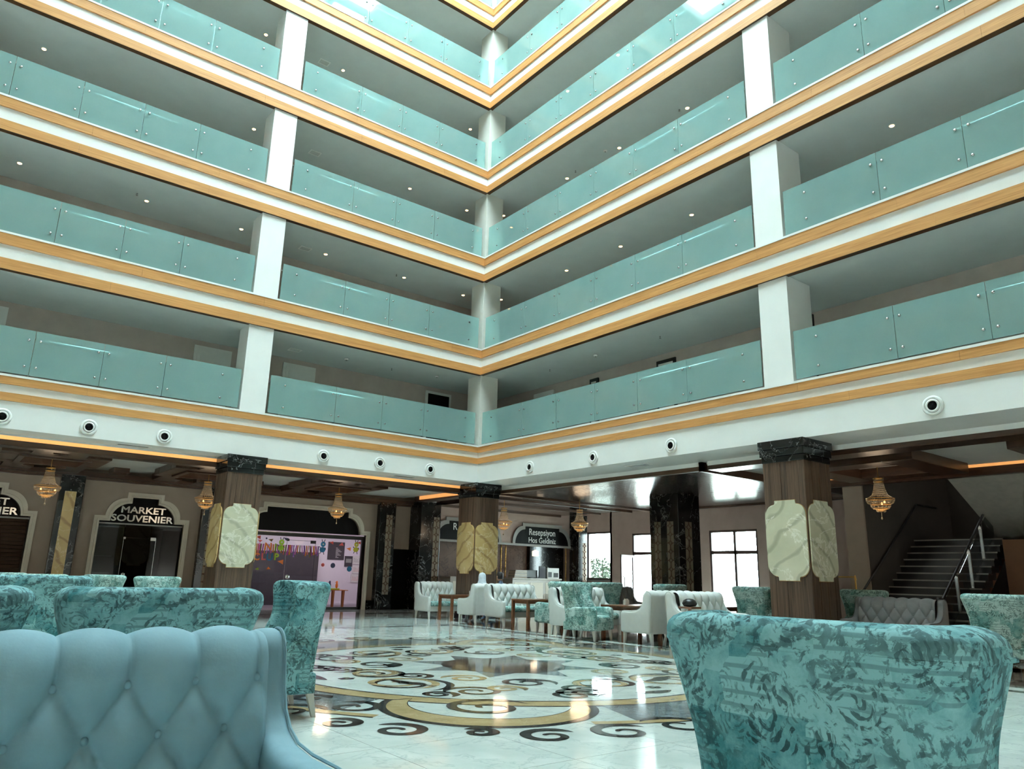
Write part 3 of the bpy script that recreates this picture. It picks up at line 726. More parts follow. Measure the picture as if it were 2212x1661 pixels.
# ------------------------------------------------------------------ shop wall with arched fronts
def arch_loop(c, jw, zs, aw, nw, zn, zt, z0=0):
    # opening outline: jambs, springing shoulder, quarter arcs, notch
    R = [(c+jw, z0), (c+jw, zs), (c+aw, zs)] + [(c+nw+(aw-nw)*math.cos(t), zs+(zn-zs)*math.sin(t)) for t in [PI/2*i/10 for i in range(1, 11)]] + [(c+nw, zt)]
    return R + [(2*c-x, z) for x, z in reversed(R)]
def shop_wall():
    wl = struct(empty('wall_shops'))
    arches = [(-11.72, 1.13, 2.46, .9, .38, 2.98, 3.15), (-7.82, 1.13, 2.46, .86, .35, 2.98, 3.15), (-2.80, 2.14, 2.46, 1.90, 1.42, 3.02, 3.20)]
    holes = [arch_loop(*a, z0=.0) for a in arches]
    outer = [(-21, 0), (.1, 0), (.1, 3.9), (-21, 3.9)]
    # one outline that runs along the floor and into each arch
    path = [(-21, 3.9), (-21, 0)]
    for h in holes: path += [(h[-1][0], 0)] + list(reversed(h))[1:-1] + [(h[0][0], 0)]
    path += [(1.85, 0), (1.85, 3.9)]
    MB().plate([path], 'y', 5.6, 5.72).build('plaster', 'taupe_wall', wl)
    for a in arches:
        c, jw, zs, aw, nw, zn, zt = a; d = .14
        o = arch_loop(c, jw+d, zs+d, aw+d, nw+d, zn+d, zt+d); i_ = arch_loop(c, jw, zs, aw, nw, zn, zt)
        n = len(o); b = MB()
        vs = [(x, 5.54, z) for x, z in o]+[(x, 5.54, z) for x, z in i_]+[(x, 5.6, z) for x, z in o]+[(x, 5.72, z) for x, z in i_]
        fs = []
        for k in range(n-1): fs += [(k, k+1, n+k+1, n+k), (k, k+1, 2*n+k+1, 2*n+k), (n+k, n+k+1, 3*n+k+1, 3*n+k)]
        b.add(vs, fs); b.build('arch_moulding', 'cream_trim', wl)
        d2 = .05; o2 = arch_loop(c, jw+d2, zs+d2, aw+d2, nw+d2, zn+d2, zt+d2)
        for k in range(1): MB().tube([(x, 5.535, z) for x, z in o2], .014, 6).build('bead_moulding', 'cream_trim', wl)
    for x0, x1 in ((-13.1, -12.99), (-10.45, -10.05), (-9.46, -9.09), (-6.55, -6.25), (-5.65, -5.08), (-.52, -.28)):
        MB().box(x0, x1, 5.57, 5.6, 0, .3).build('skirting', 'black_marble', wl)
    # back of the recess between the piers
    MB().box(.34, 1.02, 5.50, 5.6, 2.05, 3.75).build('plaster', 'taupe_wall', wl)
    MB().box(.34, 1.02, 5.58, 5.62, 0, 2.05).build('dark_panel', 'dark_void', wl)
    MB().box(-21, 1.85, 5.30, 5.6, 3.62, 3.74).build('cornice', 'ceiling_wood', wl)
    MB().box(-21, 1.85, 5.42, 5.6, 3.55, 3.62).build('cornice', 'ceiling_wood', wl)
shop_wall()

def market_front(c, label, shutter=False):
    t = empty('storefront', (c, 5.7, 0)); tag(t, label, 'storefront')
    loop = [p for p in arch_loop(0, 1.13, 2.46, .88, .36, 2.98, 3.15)]
    sign = [p for p in loop if p[1] > 2.4]
    sign = [(x, max(z, 2.40)) for x, z in sign if abs(x) < 1.0]
    s = MB().prism(sign, 'y', -.02, .02).build('sign_board', 'dark_void', t)
    put_text('MARKET', .26, 'steel', s, 0, -.026, 2.72, 1.22, .006)
    put_text('SOUVENIER', .26, 'steel', s, 0, -.026, 2.48, 1.22, .006)
    MB().box(-1.13, 1.13, -.03, .0, 2.38, 2.42).build('transom', 'grey_trim', t)
    if shutter:
        for k in range(24): MB().prism([(.01, k*.1), (-.012, k*.1+.004), (-.012, k*.1+.09), (.01, k*.1+.098)], 'x', -1.1, 1.1).build('shutter_slat', 'shutter', t)
    else:
        for x0, x1, nm in ((-1.12, -.42, 'glass_pane'), (.46, 1.12, 'glass_pane')): MB().box(x0, x1, .0, .012, .02, 2.38).build(nm, 'smoke_glass', t)
        d = MB().box(-.40, .44, .0, .012, .02, 2.02).build('glass_door', 'smoke_glass', t)
        MB().box(.3, .44, -.01, .02, 1.96, 2.05).build('hinge', 'steel', d); MB().box(-.42, -.36, -.01, .02, 1.98, 2.04).build('hinge', 'steel', d)
        MB().tube([(-.41, 0, .02), (-.41, 0, 2.02), (.45, 0, 2.02), (.45, 0, .02)], .007, 5).build('edge_profile', 'steel', d)
        MB().lathe([(.05, 0), (.05, -.02), (.03, -.03)], (-.3, 0, 1.0), 12, 'y').build('lock', 'steel', d)
        MB().box(-.40, .46, .0, .012, 2.03, 2.38).build('glass_pane', 'smoke_glass', t)
        # dim shop behind; its gloom put into near-black wall colours
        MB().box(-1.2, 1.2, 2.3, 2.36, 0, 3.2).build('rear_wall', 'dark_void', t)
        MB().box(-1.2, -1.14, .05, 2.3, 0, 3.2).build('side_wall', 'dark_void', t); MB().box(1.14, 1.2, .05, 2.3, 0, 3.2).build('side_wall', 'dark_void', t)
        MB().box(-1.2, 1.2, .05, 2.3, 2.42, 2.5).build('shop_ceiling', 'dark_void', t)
        for z in (.5, 1.0, 1.5): MB().box(-1.0, -.3, 1.9, 2.2, z, z+.03).build('shelf', 'kid_dark', t)
    return t
market_front(-7.82, 'dark glass market storefront with an arched souvenir sign and single glass door')
market_front(-11.72, 'arched market storefront closed by a brown roller shutter', True)

def kids_club():
    t = empty('storefront', (-2.80, 5.7, 0)); tag(t, 'bright kids club storefront with colourful cut-out letters and stickers on the glass', 'storefront')
    loop = arch_loop(0, 2.14, 2.46, 1.90, 1.42, 3.02, 3.20)
    head = [(x, max(z, 2.42)) for x, z in loop if z > 2.4 and abs(x) < 2.0]
    MB().prism(head, 'y', -.02, .03).build('sign_board', 'dark_void', t)
    f = MB(); f.box(-2.12, 2.12, -.05, .03, 2.30, 2.42); f.box(2.04, 2.12, -.05, .03, 0, 2.30); f.box(-2.12, -2.04, -.05, .03, 0, 2.30); f.box(.38, 2.12, -.05, .03, 0, .08)
    f.build('frame', 'black_frame', t)
    MB().box(-2.12, 2.12, -.055, -.045, 2.405, 2.42).build('frame_line', 'steel', t)
    for x0, x1 in ((-2.04, -.62), (.38, 2.04)): MB().box(x0, x1, 0, .012, .05, 2.3).build('glass_pane', 'clear_glass', t)
    d = MB().box(-.60, .36, 0, .012, .02, 2.2).build('glass_door', 'clear_glass', t)
    MB().tube([(-.61, 0, .02), (-.61, 0, 2.2)], .008, 5).build('edge_profile', 'steel', d); MB().tube([(.37, 0, .02), (.37, 0, 2.2)], .006, 5).build('edge_profile', 'black_frame', d)
    MB().tube([(-.60, 0, 2.18), (.36, 0, 2.18)], .006, 5).build('edge_profile', 'steel', d)
    MB().box(-.62, -.54, -.015, .02, 2.15, 2.22).build('hinge', 'black_frame', d); MB().box(.2, .38, -.015, .02, 2.10, 2.2).build('hinge', 'black_frame', d)
    MB().lathe([(.07, 0), (.07, -.03), (.03, -.04)], (-.5, 0, 1.02), 14, 'y').build('lock', 'steel', d)
    # letters on the glass
    for ch, x, z, m_, s_ in (('I', -1.50, 1.84, 'sticker_pink', .30), ('N', -1.22, 1.84, 'sticker_orange', .32), ('I', -.98, 1.84, 'sticker_green', .30),
                             ('C', -1.56, 1.52, 'sticker_orange', .30), ('L', -1.34, 1.53, 'sticker_coral', .29), ('U', -1.14, 1.52, 'sticker_blue', .31), ('P', -.92, 1.54, 'sticker_green', .29)):
        put_text(ch, s_, m_, t, x, -.008, z, 1.0, .008, 'letter')
    # paper streamers hung in a row behind the glass
    cols = ['pink', 'orange', 'olive', 'pink', 'violet', 'orange', 'coral', 'olive', 'magenta', 'orange', 'pink', 'violet']
    for k in range(36):
        x = -1.92+k*.069; ln = random.uniform(.24, .40); b = MB(); wv = random.uniform(-.02, .02)
        pts = [(x+wv*math.sin(3*q/6+k), .06, 2.03-ln*q/6) for q in range(7)]
        ww = random.uniform(.015, .03)
        b.prism([(p[0]-ww, p[2]) for p in pts]+[(p[0]+ww, p[2]) for p in reversed(pts)], 'y', .055, .062)
        b.build('streamer', 'sticker_'+cols[k % len(cols)], t)
    # stickers: simple insects, triangles, discs
    def bug(x, z, m_, s):
        p = MB().prism(arc(x, z, .085*s, 0, 360, 14)[:-1], 'y', -.010, -.006).build('bug_sticker', m_, t)
        MB().prism(arc(x-.01, z-.17*s, .10*s, 0, 360, 14, .085*s)[:-1], 'y', -.010, -.006).build('body', m_, p)
        MB().prism(arc(x+.005, z, .028*s, 0, 360, 10)[:-1], 'y', -.013, -.010).build('eye', 'paper', p)
        b = MB()
        for dx, dz, ex, ez in ((-.03, .08, -.05, .15), (.03, .08, .06, .15), (-.06, -.24, -.09, -.30), (.03, -.24, .05, -.32), (-.08, -.12, -.12, -.07), (.07, -.1, .1, -.16)):
            b.tube([(x+dx*s, -.008, z+dz*s), (x+ex*s, -.008, z+ez*s)], .012, 5)
        b.build('legs_and_feelers', 'sticker_black', p)
    bug(-.79, 2.10, 'sticker_green', 1.05); bug(.64, 2.10, 'sticker_blue', 1.05); bug(1.86, 2.14, 'sticker_yellow', 1)
    def tri(x, z, m_, s, r=0):
        pts = [(x+s*math.cos(r+a)*1.2, z+s*.8*math.sin(r+a)) for a in (PI*.1, PI*.85, PI*1.5)]
        MB().prism(pts, 'y', -.010, -.006).build('paper_triangle', m_, t)
    for x, z, m_, s, r in ((-1.55, 2.22, 'sticker_red', .09, 2.6), (-1.5, 2.12, 'sticker_coral', .07, 0), (-1.15, 2.16, 'sticker_olive', .08, .3), (-.65, 2.22, 'navy', .08, 0), (.95, 2.16, 'sticker_red', .08, 2.6), (1.30, 2.12, 'sticker_coral', .09, 1), (1.60, 1.98, 'sticker_orange', .09, 2.6), (1.97, 2.2, 'sticker_red', .07, 2.6), (-.75, 1.48, 'sticker_orange', .11, 2.6), (-1.15, 1.27, 'sticker_orange', .07, 1.2), (-1.5, 1.25, 'sticker_green', .06, .8)):
        tri(x, z, m_ if m_.startswith('sticker') else 'sticker_navy', s, r)
    for x, z, m_, r in ((1.05, 1.42, 'sticker_navy', .085), (1.66, 1.32, 'sticker_blue', .09), (.69, 1.43, 'sticker_coral', .06), (-1.75, 2.18, 'sticker_magenta', .03), (-1.3, 2.2, 'sticker_navy', .03)):
        MB().prism(arc(x, z, r, 0, 360, 14)[:-1], 'y', -.010, -.006).build('disc_sticker', m_, t)
    # room behind
    rm = MB(); rm.box(-2.3, 4.3, 3.4, 3.46, 0, 2.9)
    rm.box(4.25, 4.31, .05, 3.4, 0, 2.9); rm.box(2.2, 4.3, .03, .06, 0, 2.9); rm.box(-2.31, -2.25, .05, 3.4, 0, 2.9)
    rm.build('room_wall', 'kid_wall', t)
    MB().box(-2.25, 1.95, 3.2, 3.38, 0, 1.9).build('dark_partition', 'kid_dark', t)
    MB().box(-2.3, 4.3, .05, 3.4, 2.86, 2.92).build('room_ceiling', 'kid_wall', t)
    MB().box(-2.3, 4.3, .06, 3.4, 0, .01).build('room_floor', 'kid_floor', t)
    MB().box(1.96, 4.25, 3.36, 3.4, 0, .08).build('baseboard', 'kid_wall', t)
    MB().box(-1.2, 3.6, 1.2, 2.2, 2.83, 2.855).build('ceiling_light', 'panel_light', t)
    # furniture inside
    k = empty('play_table', (-1.08, 7.45, 0)); tag(k, 'small low play table with orange wooden legs inside kids club', 'table')
    MB().box(-.66, .66, -.35, .35, .57, .595).build('table_top', 'kid_wood', k, bevel=.005)
    for x, y, m_ in ((-.5, -.27, 'kid_wood'), (.5, -.27, 'kid_wood'), (-.4, .27, 'sticker_navy'), (.1, -.3, 'kid_wood')): MB().taper(x, y, 0, .57, .035, .045).build('leg', m_, k)
    q = empty('toy', (-.92, 7.3, .595)); tag(q, 'green toy board with two upright animal figures on the play table', 'toy')
    MB().box(-.22, .22, -.08, .08, 0, .05).build('base', 'sticker_green', q, bevel=.01)
    for x, m_ in ((-.14, 'sticker_navy'), (.13, 'sticker_orange')):
        b = MB(); b.lathe([(.015, .05), (.045, .09), (.05, .17), (.03, .23), (.035, .28), (.01, .31)], (x, 0, 0), 10); b.box(x-.06, x-.02, -.01, .01, .25, .27); b.build('figure', m_, q, True)
    p = empty('poster', (-.08, 9.1, 2.0)); tag(p, 'dark rectangular poster with lines of white writing on the kids club wall', 'poster')
    MB().box(-.34, .34, -.03, 0, -.33, .33).build('board', 'kid_dark', p)
    b = MB()
    for j in range(9): b.box(-.02, .05+.2*((j*37) % 7)/7, -.034, -.03, .1-.045*j, .114-.045*j)
    b.build('print', 'paper', p)
    p = empty('notice', (.47, 9.1, 1.62)); tag(p, 'small dark notice sheet beside the dark poster in kids club', 'notice')
    MB().box(-.16, .16, -.03, 0, -.2, .2).build('sheet', 'kid_dark', p); MB().box(-.12, .12, -.034, -.03, -.05, .1).build('print', 'grille_grey', p)
    for j, (x, z) in enumerate(((.88, 1.68), (.90, 1.33), (.86, .99))):
        p = empty('drawing', (x, 9.1, z)); tag(p, ['white sheet of line drawings pinned highest on kids club wall', 'white sheet with red drawings pinned in middle of kids club wall', 'white sheet with red drawings pinned lowest on kids club wall'][j], 'drawing')
        MB().box(-.24, .24, -.025, -.01, -.16, .16).build('sheet', 'paper', p)
        b = MB()
        for q in range(6): b.tube([(-.2+.07*q, -.028, -.1), (-.18+.07*q, -.028, .08-.02*(q % 3)), (-.15+.07*q, -.028, -.08)], .004, 4)
        b.build('pencil_line', 'sticker_coral' if j else 'kid_dark', p)
kids_club()

# ------------------------------------------------------------------ reception
def reception():
    wl = struct(empty('wall_reception'))
    a1 = (3.24, 1.53, 2.47, 1.40, .90, 3.0, 3.15); a2 = (6.84, 1.53, 2.47, 1.40, .92, 3.0, 3.15)
    path = [(1.85, 3.9), (1.85, 2.40)]
    path += [(8.45, 2.40), (8.45, 3.9)]
    MB().plate([path], 'y', 5.0, 5.1).build('plaster', 'rose_wall', wl)
    MB().box(1.7, 8.5, 4.90, 5.1, 2.38, 2.46).build('ledge', 'grey_trim', wl)
    for c in (3.24, 6.84):
        def lp(d):
            R = [(c+1.40+d, 2.46)] + [(c+.90+d+.50*math.cos(t), 2.46+.56*math.sin(t)+d*math.sin(t)) for t in [PI/2*i/10 for i in range(11)]] + [(c+.90+d, 3.14+d)]
            return R+[(2*c-x, z) for x, z in reversed(R)]
        o, i_ = lp(.13), lp(0); n = len(o); b = MB()
        vs = [(x, 4.93, z) for x, z in o]+[(x, 4.93, z) for x, z in i_]+[(x, 5.0, z) for x, z in o]+[(x, 5.0, z) for x, z in i_]
        fs = []
        for k in range(n-1): fs += [(k, k+1, n+k+1, n+k), (k, k+1, 2*n+k+1, 2*n+k), (n+k, n+k+1, 3*n+k+1, 3*n+k)]
        b.add(vs, fs); b.build('arch_moulding', 'grey_trim', wl)
        s = empty('reception_sign', (c, 4.99, 2.46))
        tag(s, 'arched black sign with silver lettering above the reception desk' if c > 5 else 'arched black sign mostly hidden behind the honey onyx column', 'sign')
        MB().prism([(x-c, z-2.46) for x, z in i_], 'y', -.03, 0).build('board', 'dark_void', s)
        if c > 5:
            put_text('Resepsiyon', .36, 'paper', s, 0, -.036, .36, .86, .002)
            put_text('Hos Geldiniz', .30, 'paper', s, 0, -.036, .06, .92, .002)
        else:
            put_text('R', .36, 'paper', s, -.62, -.036, .36, .9, .002)
    # mural wall and dark cabinet behind the desk
    MB().box(1.85, 7.4, 6.6, 6.7, 0, 2.6).build('mural', 'map_mural', wl)
    MB().box(7.4, 9.4, 6.4, 6.7, 0, 2.6).build('dark_panel', 'black_marble', wl)
    MB().box(1.85, 9.4, 5.1, 6.7, 2.55, 2.6).build('soffit', 'rose_wall', wl)
    MB().box(1.85, 1.9, 5.1, 6.7, 0, 2.6).build('return', 'black_marble', wl)
    for x0, x1, lb in ((4.77, 7.15, 'pale reception desk with panelled front below the lit pendant'), (2.0, 3.6, 'pale reception desk partly hidden behind the honey onyx column')):
        d = empty('reception_desk', ((x0+x1)/2, 4.5, 0)); tag(d, lb, 'desk'); h = (x1-x0)/2
        MB().box(-h, h, -.3, .3, 0, 1.1).build('body', 'counter_white', d, bevel=.01)
        MB().box(-h-.04, h+.04, -.36, .34, 1.1, 1.16).build('top', 'counter_white', d, bevel=.01)
        for k in range(3): MB().box(-h+.1+k*(2*h-.1)/3, -h+k*(2*h-.1)/3+(2*h-.1)/3-.03, -.312, -.3, .12, 1.0).build('panel', 'cream_trim', d)
    m = empty('monitor', (5.95, 4.55, 1.16)); tag(m, 'small dark monitor on the reception desk', 'monitor')
    MB().box(-.3, .3, -.02, .02, .02, .30).build('screen', 'black_frame', m, bevel=.01); MB().box(-.1, .1, -.08, .08, 0, .02).build('foot', 'black_frame', m)
    m = empty('menu_stand', (6.42, 4.45, 1.16)); tag(m, 'upright framed dark card on the reception desk', 'stand')
    MB().box(-.16, .16, -.02, .02, 0, .46).build('frame', 'black_frame', m, bevel=.005); MB().box(-.13, .13, -.026, -.02, .04, .42).build('card', 'kid_dark', m)
    m = empty('notice_board', (6.98, 4.45, 1.16)); tag(m, 'white notice board with dark pictures on the reception desk', 'board')
    MB().box(-.3, .3, -.02, .02, 0, .40).build('board', 'paper', m); MB().box(-.26, -.08, -.026, -.02, .05, .25).build('picture', 'black_frame', m); MB().box(.02, .26, -.026, -.02, .05, .22).build('picture', 'black_frame', m)
    for k in range(6):
        f = MB().box(-.32+.012*k, .30, -.2, .2, 0, .045).build('folder', 'counter_white' if k % 2 else 'cream_trim', bevel=.005); f.location = (5.25, 4.5, 1.16+.048*k)
        tag(f, 'flat folder in the pile at the end of the reception desk', 'folder', 'folders piled on the reception desk')
    f = empty('pennant', (2.55, 4.5, 1.16)); tag(f, 'small red table flag on the half hidden desk', 'flag')
    MB().tube([(0, 0, 0), (0, 0, .42)], .008, 6).build('pole', 'steel', f); MB().prism([(0, .1), (.12, .08), (.14, .38), (0, .42)], 'y', -.004, .004).build('cloth', 'sticker_red', f); MB().lathe([(.05, 0), (.05, .015), (.01, .02)]).build('foot', 'steel', f)
    p = empty('pendant_lamp', (6.95, 5.5, 2.55)); tag(p, 'small glowing glass pendant lamp above the reception desk', 'lamp')
    MB().tube([(0, 0, 0), (0, 0, -.3)], .006, 6).build('cord', 'black_frame', p); MB().lathe([(.03, -.28), (.05, -.30), (.13, -.33), (.13, -.52), (.11, -.52)], n=16).build('shade', 'pendant_glow', p, True)
    for x in (4.60, 4.80, 5.02, 8.14):
        g = empty('gilded_pole', (x, 4.98, 0)); tag(g, 'thin gilded bamboo pole at the reception front' if x < 6 else 'single thin gilded bamboo pole by the black marble cabinet', 'pole', 'gilded poles between the reception arches' if x < 6 else None)
        pr = []
        for k in range(8):
            z = k*.3; pr += [(.022, z), (.032, z+.01), (.032, z+.03), (.022, z+.04), (.022, z+.15), (.028, z+.16), (.022, z+.17)]
        MB().lathe(pr+[(.02, 2.38)], n=8).build('stalk', 'brass', g, True); MB().lathe([(.05, 0), (.05, .03), (.02, .05)], n=10).build('foot', 'brass', g)
reception()

# ------------------------------------------------------------------ window wall, stairwell walls
def window_wall():
    wl = struct(empty('wall_windows'))
    D1, D2 = (-.25, 1.92), (-3.62, -1.70)
    path = [(3.1, 3.9), (3.1, 0), (D1[1], 0), (D1[1], 2.92), (D1[0], 2.92), (D1[0], 0), (D2[1], 0), (D2[1], 2.92), (D2[0], 2.92), (D2[0], 0), (-8.4, 0), (-8.4, 3.9)]
    MB().plate([path], 'x', 8.8, 9.0).build('plaster', 'rose_wall', wl)
    MB().box(8.8, 9.5, 3.0, 3.1, 0, 3.9).build('return', 'rose_wall', wl)
    MB().plate([[(3.1, 0), (6.7, 0), (6.7, 3.9), (3.1, 3.9)], [(3.50, 1.16), (4.92, 1.16), (4.92, 3.08), (3.50, 3.08)]], 'x', 9.3, 9.5).build('plaster', 'rose_wall', wl)
    for n, (y0, y1), z0, z1, x, muls in ((1, (3.50, 4.92), 1.16, 3.08, 9.3, ()), (2, D1, 0, 2.92, 8.8, (.95,)), (3, D2, 0, 2.92, 8.8, (-2.72,))):
        w_ = struct(empty('window_%d' % n, (x, 0, 0)))
        f = MB(); e = .07
        f.box(.02, .12, y0, y0+e, z0, z1); f.box(.02, .12, y1-e, y1, z0, z1); f.box(.02, .12, y0, y1, z1-e, z1)
        if z0: f.box(.02, .12, y0, y1, z0, z0+e)
        else: f.box(.02, .12, y0, y1, 2.12, 2.23)
        for m in muls: f.box(.02, .12, m-.045, m+.045, 0, z1)
        f.build('frame', 'brown_frame', w_)
        ed = [y0+e]+[q for m in muls for q in (m-.045, m+.045)]+[y1-e]
        for a, b in zip(ed[::2], ed[1::2]):
            if n == 2 and b > 1.5:   # open door leaf on this side, fanlight only
                MB().box(.06, .07, a, b, 2.23, z1-e).build('pane', 'clear_glass', w_); continue
            if z0: MB().box(.06, .07, a, b, z0+e, z1-e).build('pane', 'clear_glass', w_)
            else:
                MB().box(.06, .07, a, b, 2.23, z1-e).build('pane', 'clear_glass', w_); MB().box(.06, .07, a, b, .03, 2.12).build('pane', 'clear_glass', w_)
    struct(MB().box(9.28, 9.36, 3.45, 4.97, 1.10, 1.16).build('trim_1', 'grey_trim'))
    d = struct(empty('door_20', (8.8, 1.85, 0), math.radians(12)))   # glazed door leaf standing open into the lobby
    f = MB(); f.box(-.92, -.84, -.02, .03, .02, 2.1); f.box(-.08, 0, -.02, .03, .02, 2.1); f.box(-.92, 0, -.02, .03, 2.02, 2.1); f.box(-.92, 0, -.02, .03, .02, .14)
    f.build('frame', 'brown_frame', d); MB().box(-.84, -.08, 0, .01, .14, 2.02).build('pane', 'clear_glass', d)
    MB().tube([(-.82, -.03, .75), (-.82, -.09, .75), (-.82, -.09, 1.3), (-.82, -.03, 1.3)], .014, 6).build('handle', 'steel', d)
    # stairwell: wall end, back wall, far right wall
    ws = struct(empty('wall_stairs'))
    MB().box(5.5, 10.6, -8.9, -8.4, 0, 3.9).build('plaster', 'taupe_wall', ws)
    MB().box(10.5, 10.6, -18, -8.9, 0, 7).build('back', 'stair_wall', ws)
    MB().box(5.56, 10.5, -8.92, -8.9, 0, 6).build('side', 'stair_wall', ws)
    MB().box(7.6, 10.5, -24, -11.15, 0, 2.35).build('under_stair', 'lamplit_wall', ws)
    MB().box(10.5, 10.6, -24, -18, 0, 7).build('back', 'lamplit_wall', ws)
    MB().box(7.6, 7.7, -24, -13.1, 2.35, 3.9).build('upper', 'stair_wall', ws)
    MB().box(5.4, 10.6, -24, -8.9, 6.9, 7).build('lid', 'stair_wall', ws)
    MB().box(5.3, 5.5, -24, -8.9, 4.0, 7).build('lid', 'stair_wall', ws)
window_wall()

def staircase():
    t = empty('staircase', (5.0, -9.95, 0)); tag(t, 'dark stone staircase with pale nosings rising behind the grey onyx column', 'staircase')
    rise, run = .172, .235
    for k in range(14):
        x = k*run; z = k*rise
        s = MB().box(x, x+run+.02, -1.05, 1.03, max(0, z-.15), z+rise-.03).build('step', 'stair_dark', t)
        MB().box(x-.03, x+run+.02, -1.08, 1.03, z+rise-.03, z+rise).build('tread', 'stair_dark', s)
        MB().box(x-.036, x-.026, -1.08, 1.03, z+rise-.032, z+rise+.002).build('nosing', 'stair_nose', s)
    MB().box(14*run, 14*run+1.6, -1.05, 1.03, 2.2, 14*rise).build('landing', 'stair_dark', t)
    MB().prism([(0, 0), (14*run, 14*rise-.15), (14*run, 14*rise-.45), (.45, 0)], 'y', -1.0, .98).build('string', 'lamplit_wall', t)
    # wall handrail and glass balustrade
    MB().tube([(-.2, .98, .95), (14*run, .98, .95+14*rise), (14*run+1.2, .98, .95+14*rise)], .025, 8).build('wall_rail', 'stair_dark', t, True)
    for k in range(4):
        x0 = -.1+k*.85; z0 = max(0, x0)*rise/run
        MB().prism([(x0, z0+.12), (x0+.8, z0+.12+.8*rise/run), (x0+.8, z0+.85+.8*rise/run), (x0, z0+.85)], 'y', -.82, -.81).build('glass_panel', 'smoke_glass', t)
        MB().box(x0-.03, x0+.01, -.85, -.78, z0, z0+.92).build('baluster', 'steel', t)
    MB().tube([(-.55, -.95, .62), (-.35, -.815, .98), (-.1, -.815, .96), (3.3, -.815, .96+3.3*rise/run)], .028, 8).build('handrail', 'stair_dark', t, True)
    u = empty('stair_flight', (9.0, -11.8, 2.35)); tag(u, 'sloping underside of the upper stair flight beside the staircase', 'stairs')
    MB().prism([(0, 0), (-3.6, 1.75), (-3.6, 1.95), (0, .2)], 'y', -1.3, 1.15).build('soffit', 'concrete', u)
    MB().prism([(0, .2), (-3.6, 1.95), (-3.6, 2.1), (0, .4)], 'y', -1.3, 1.15).build('steps', 'stair_dark', u)
staircase()

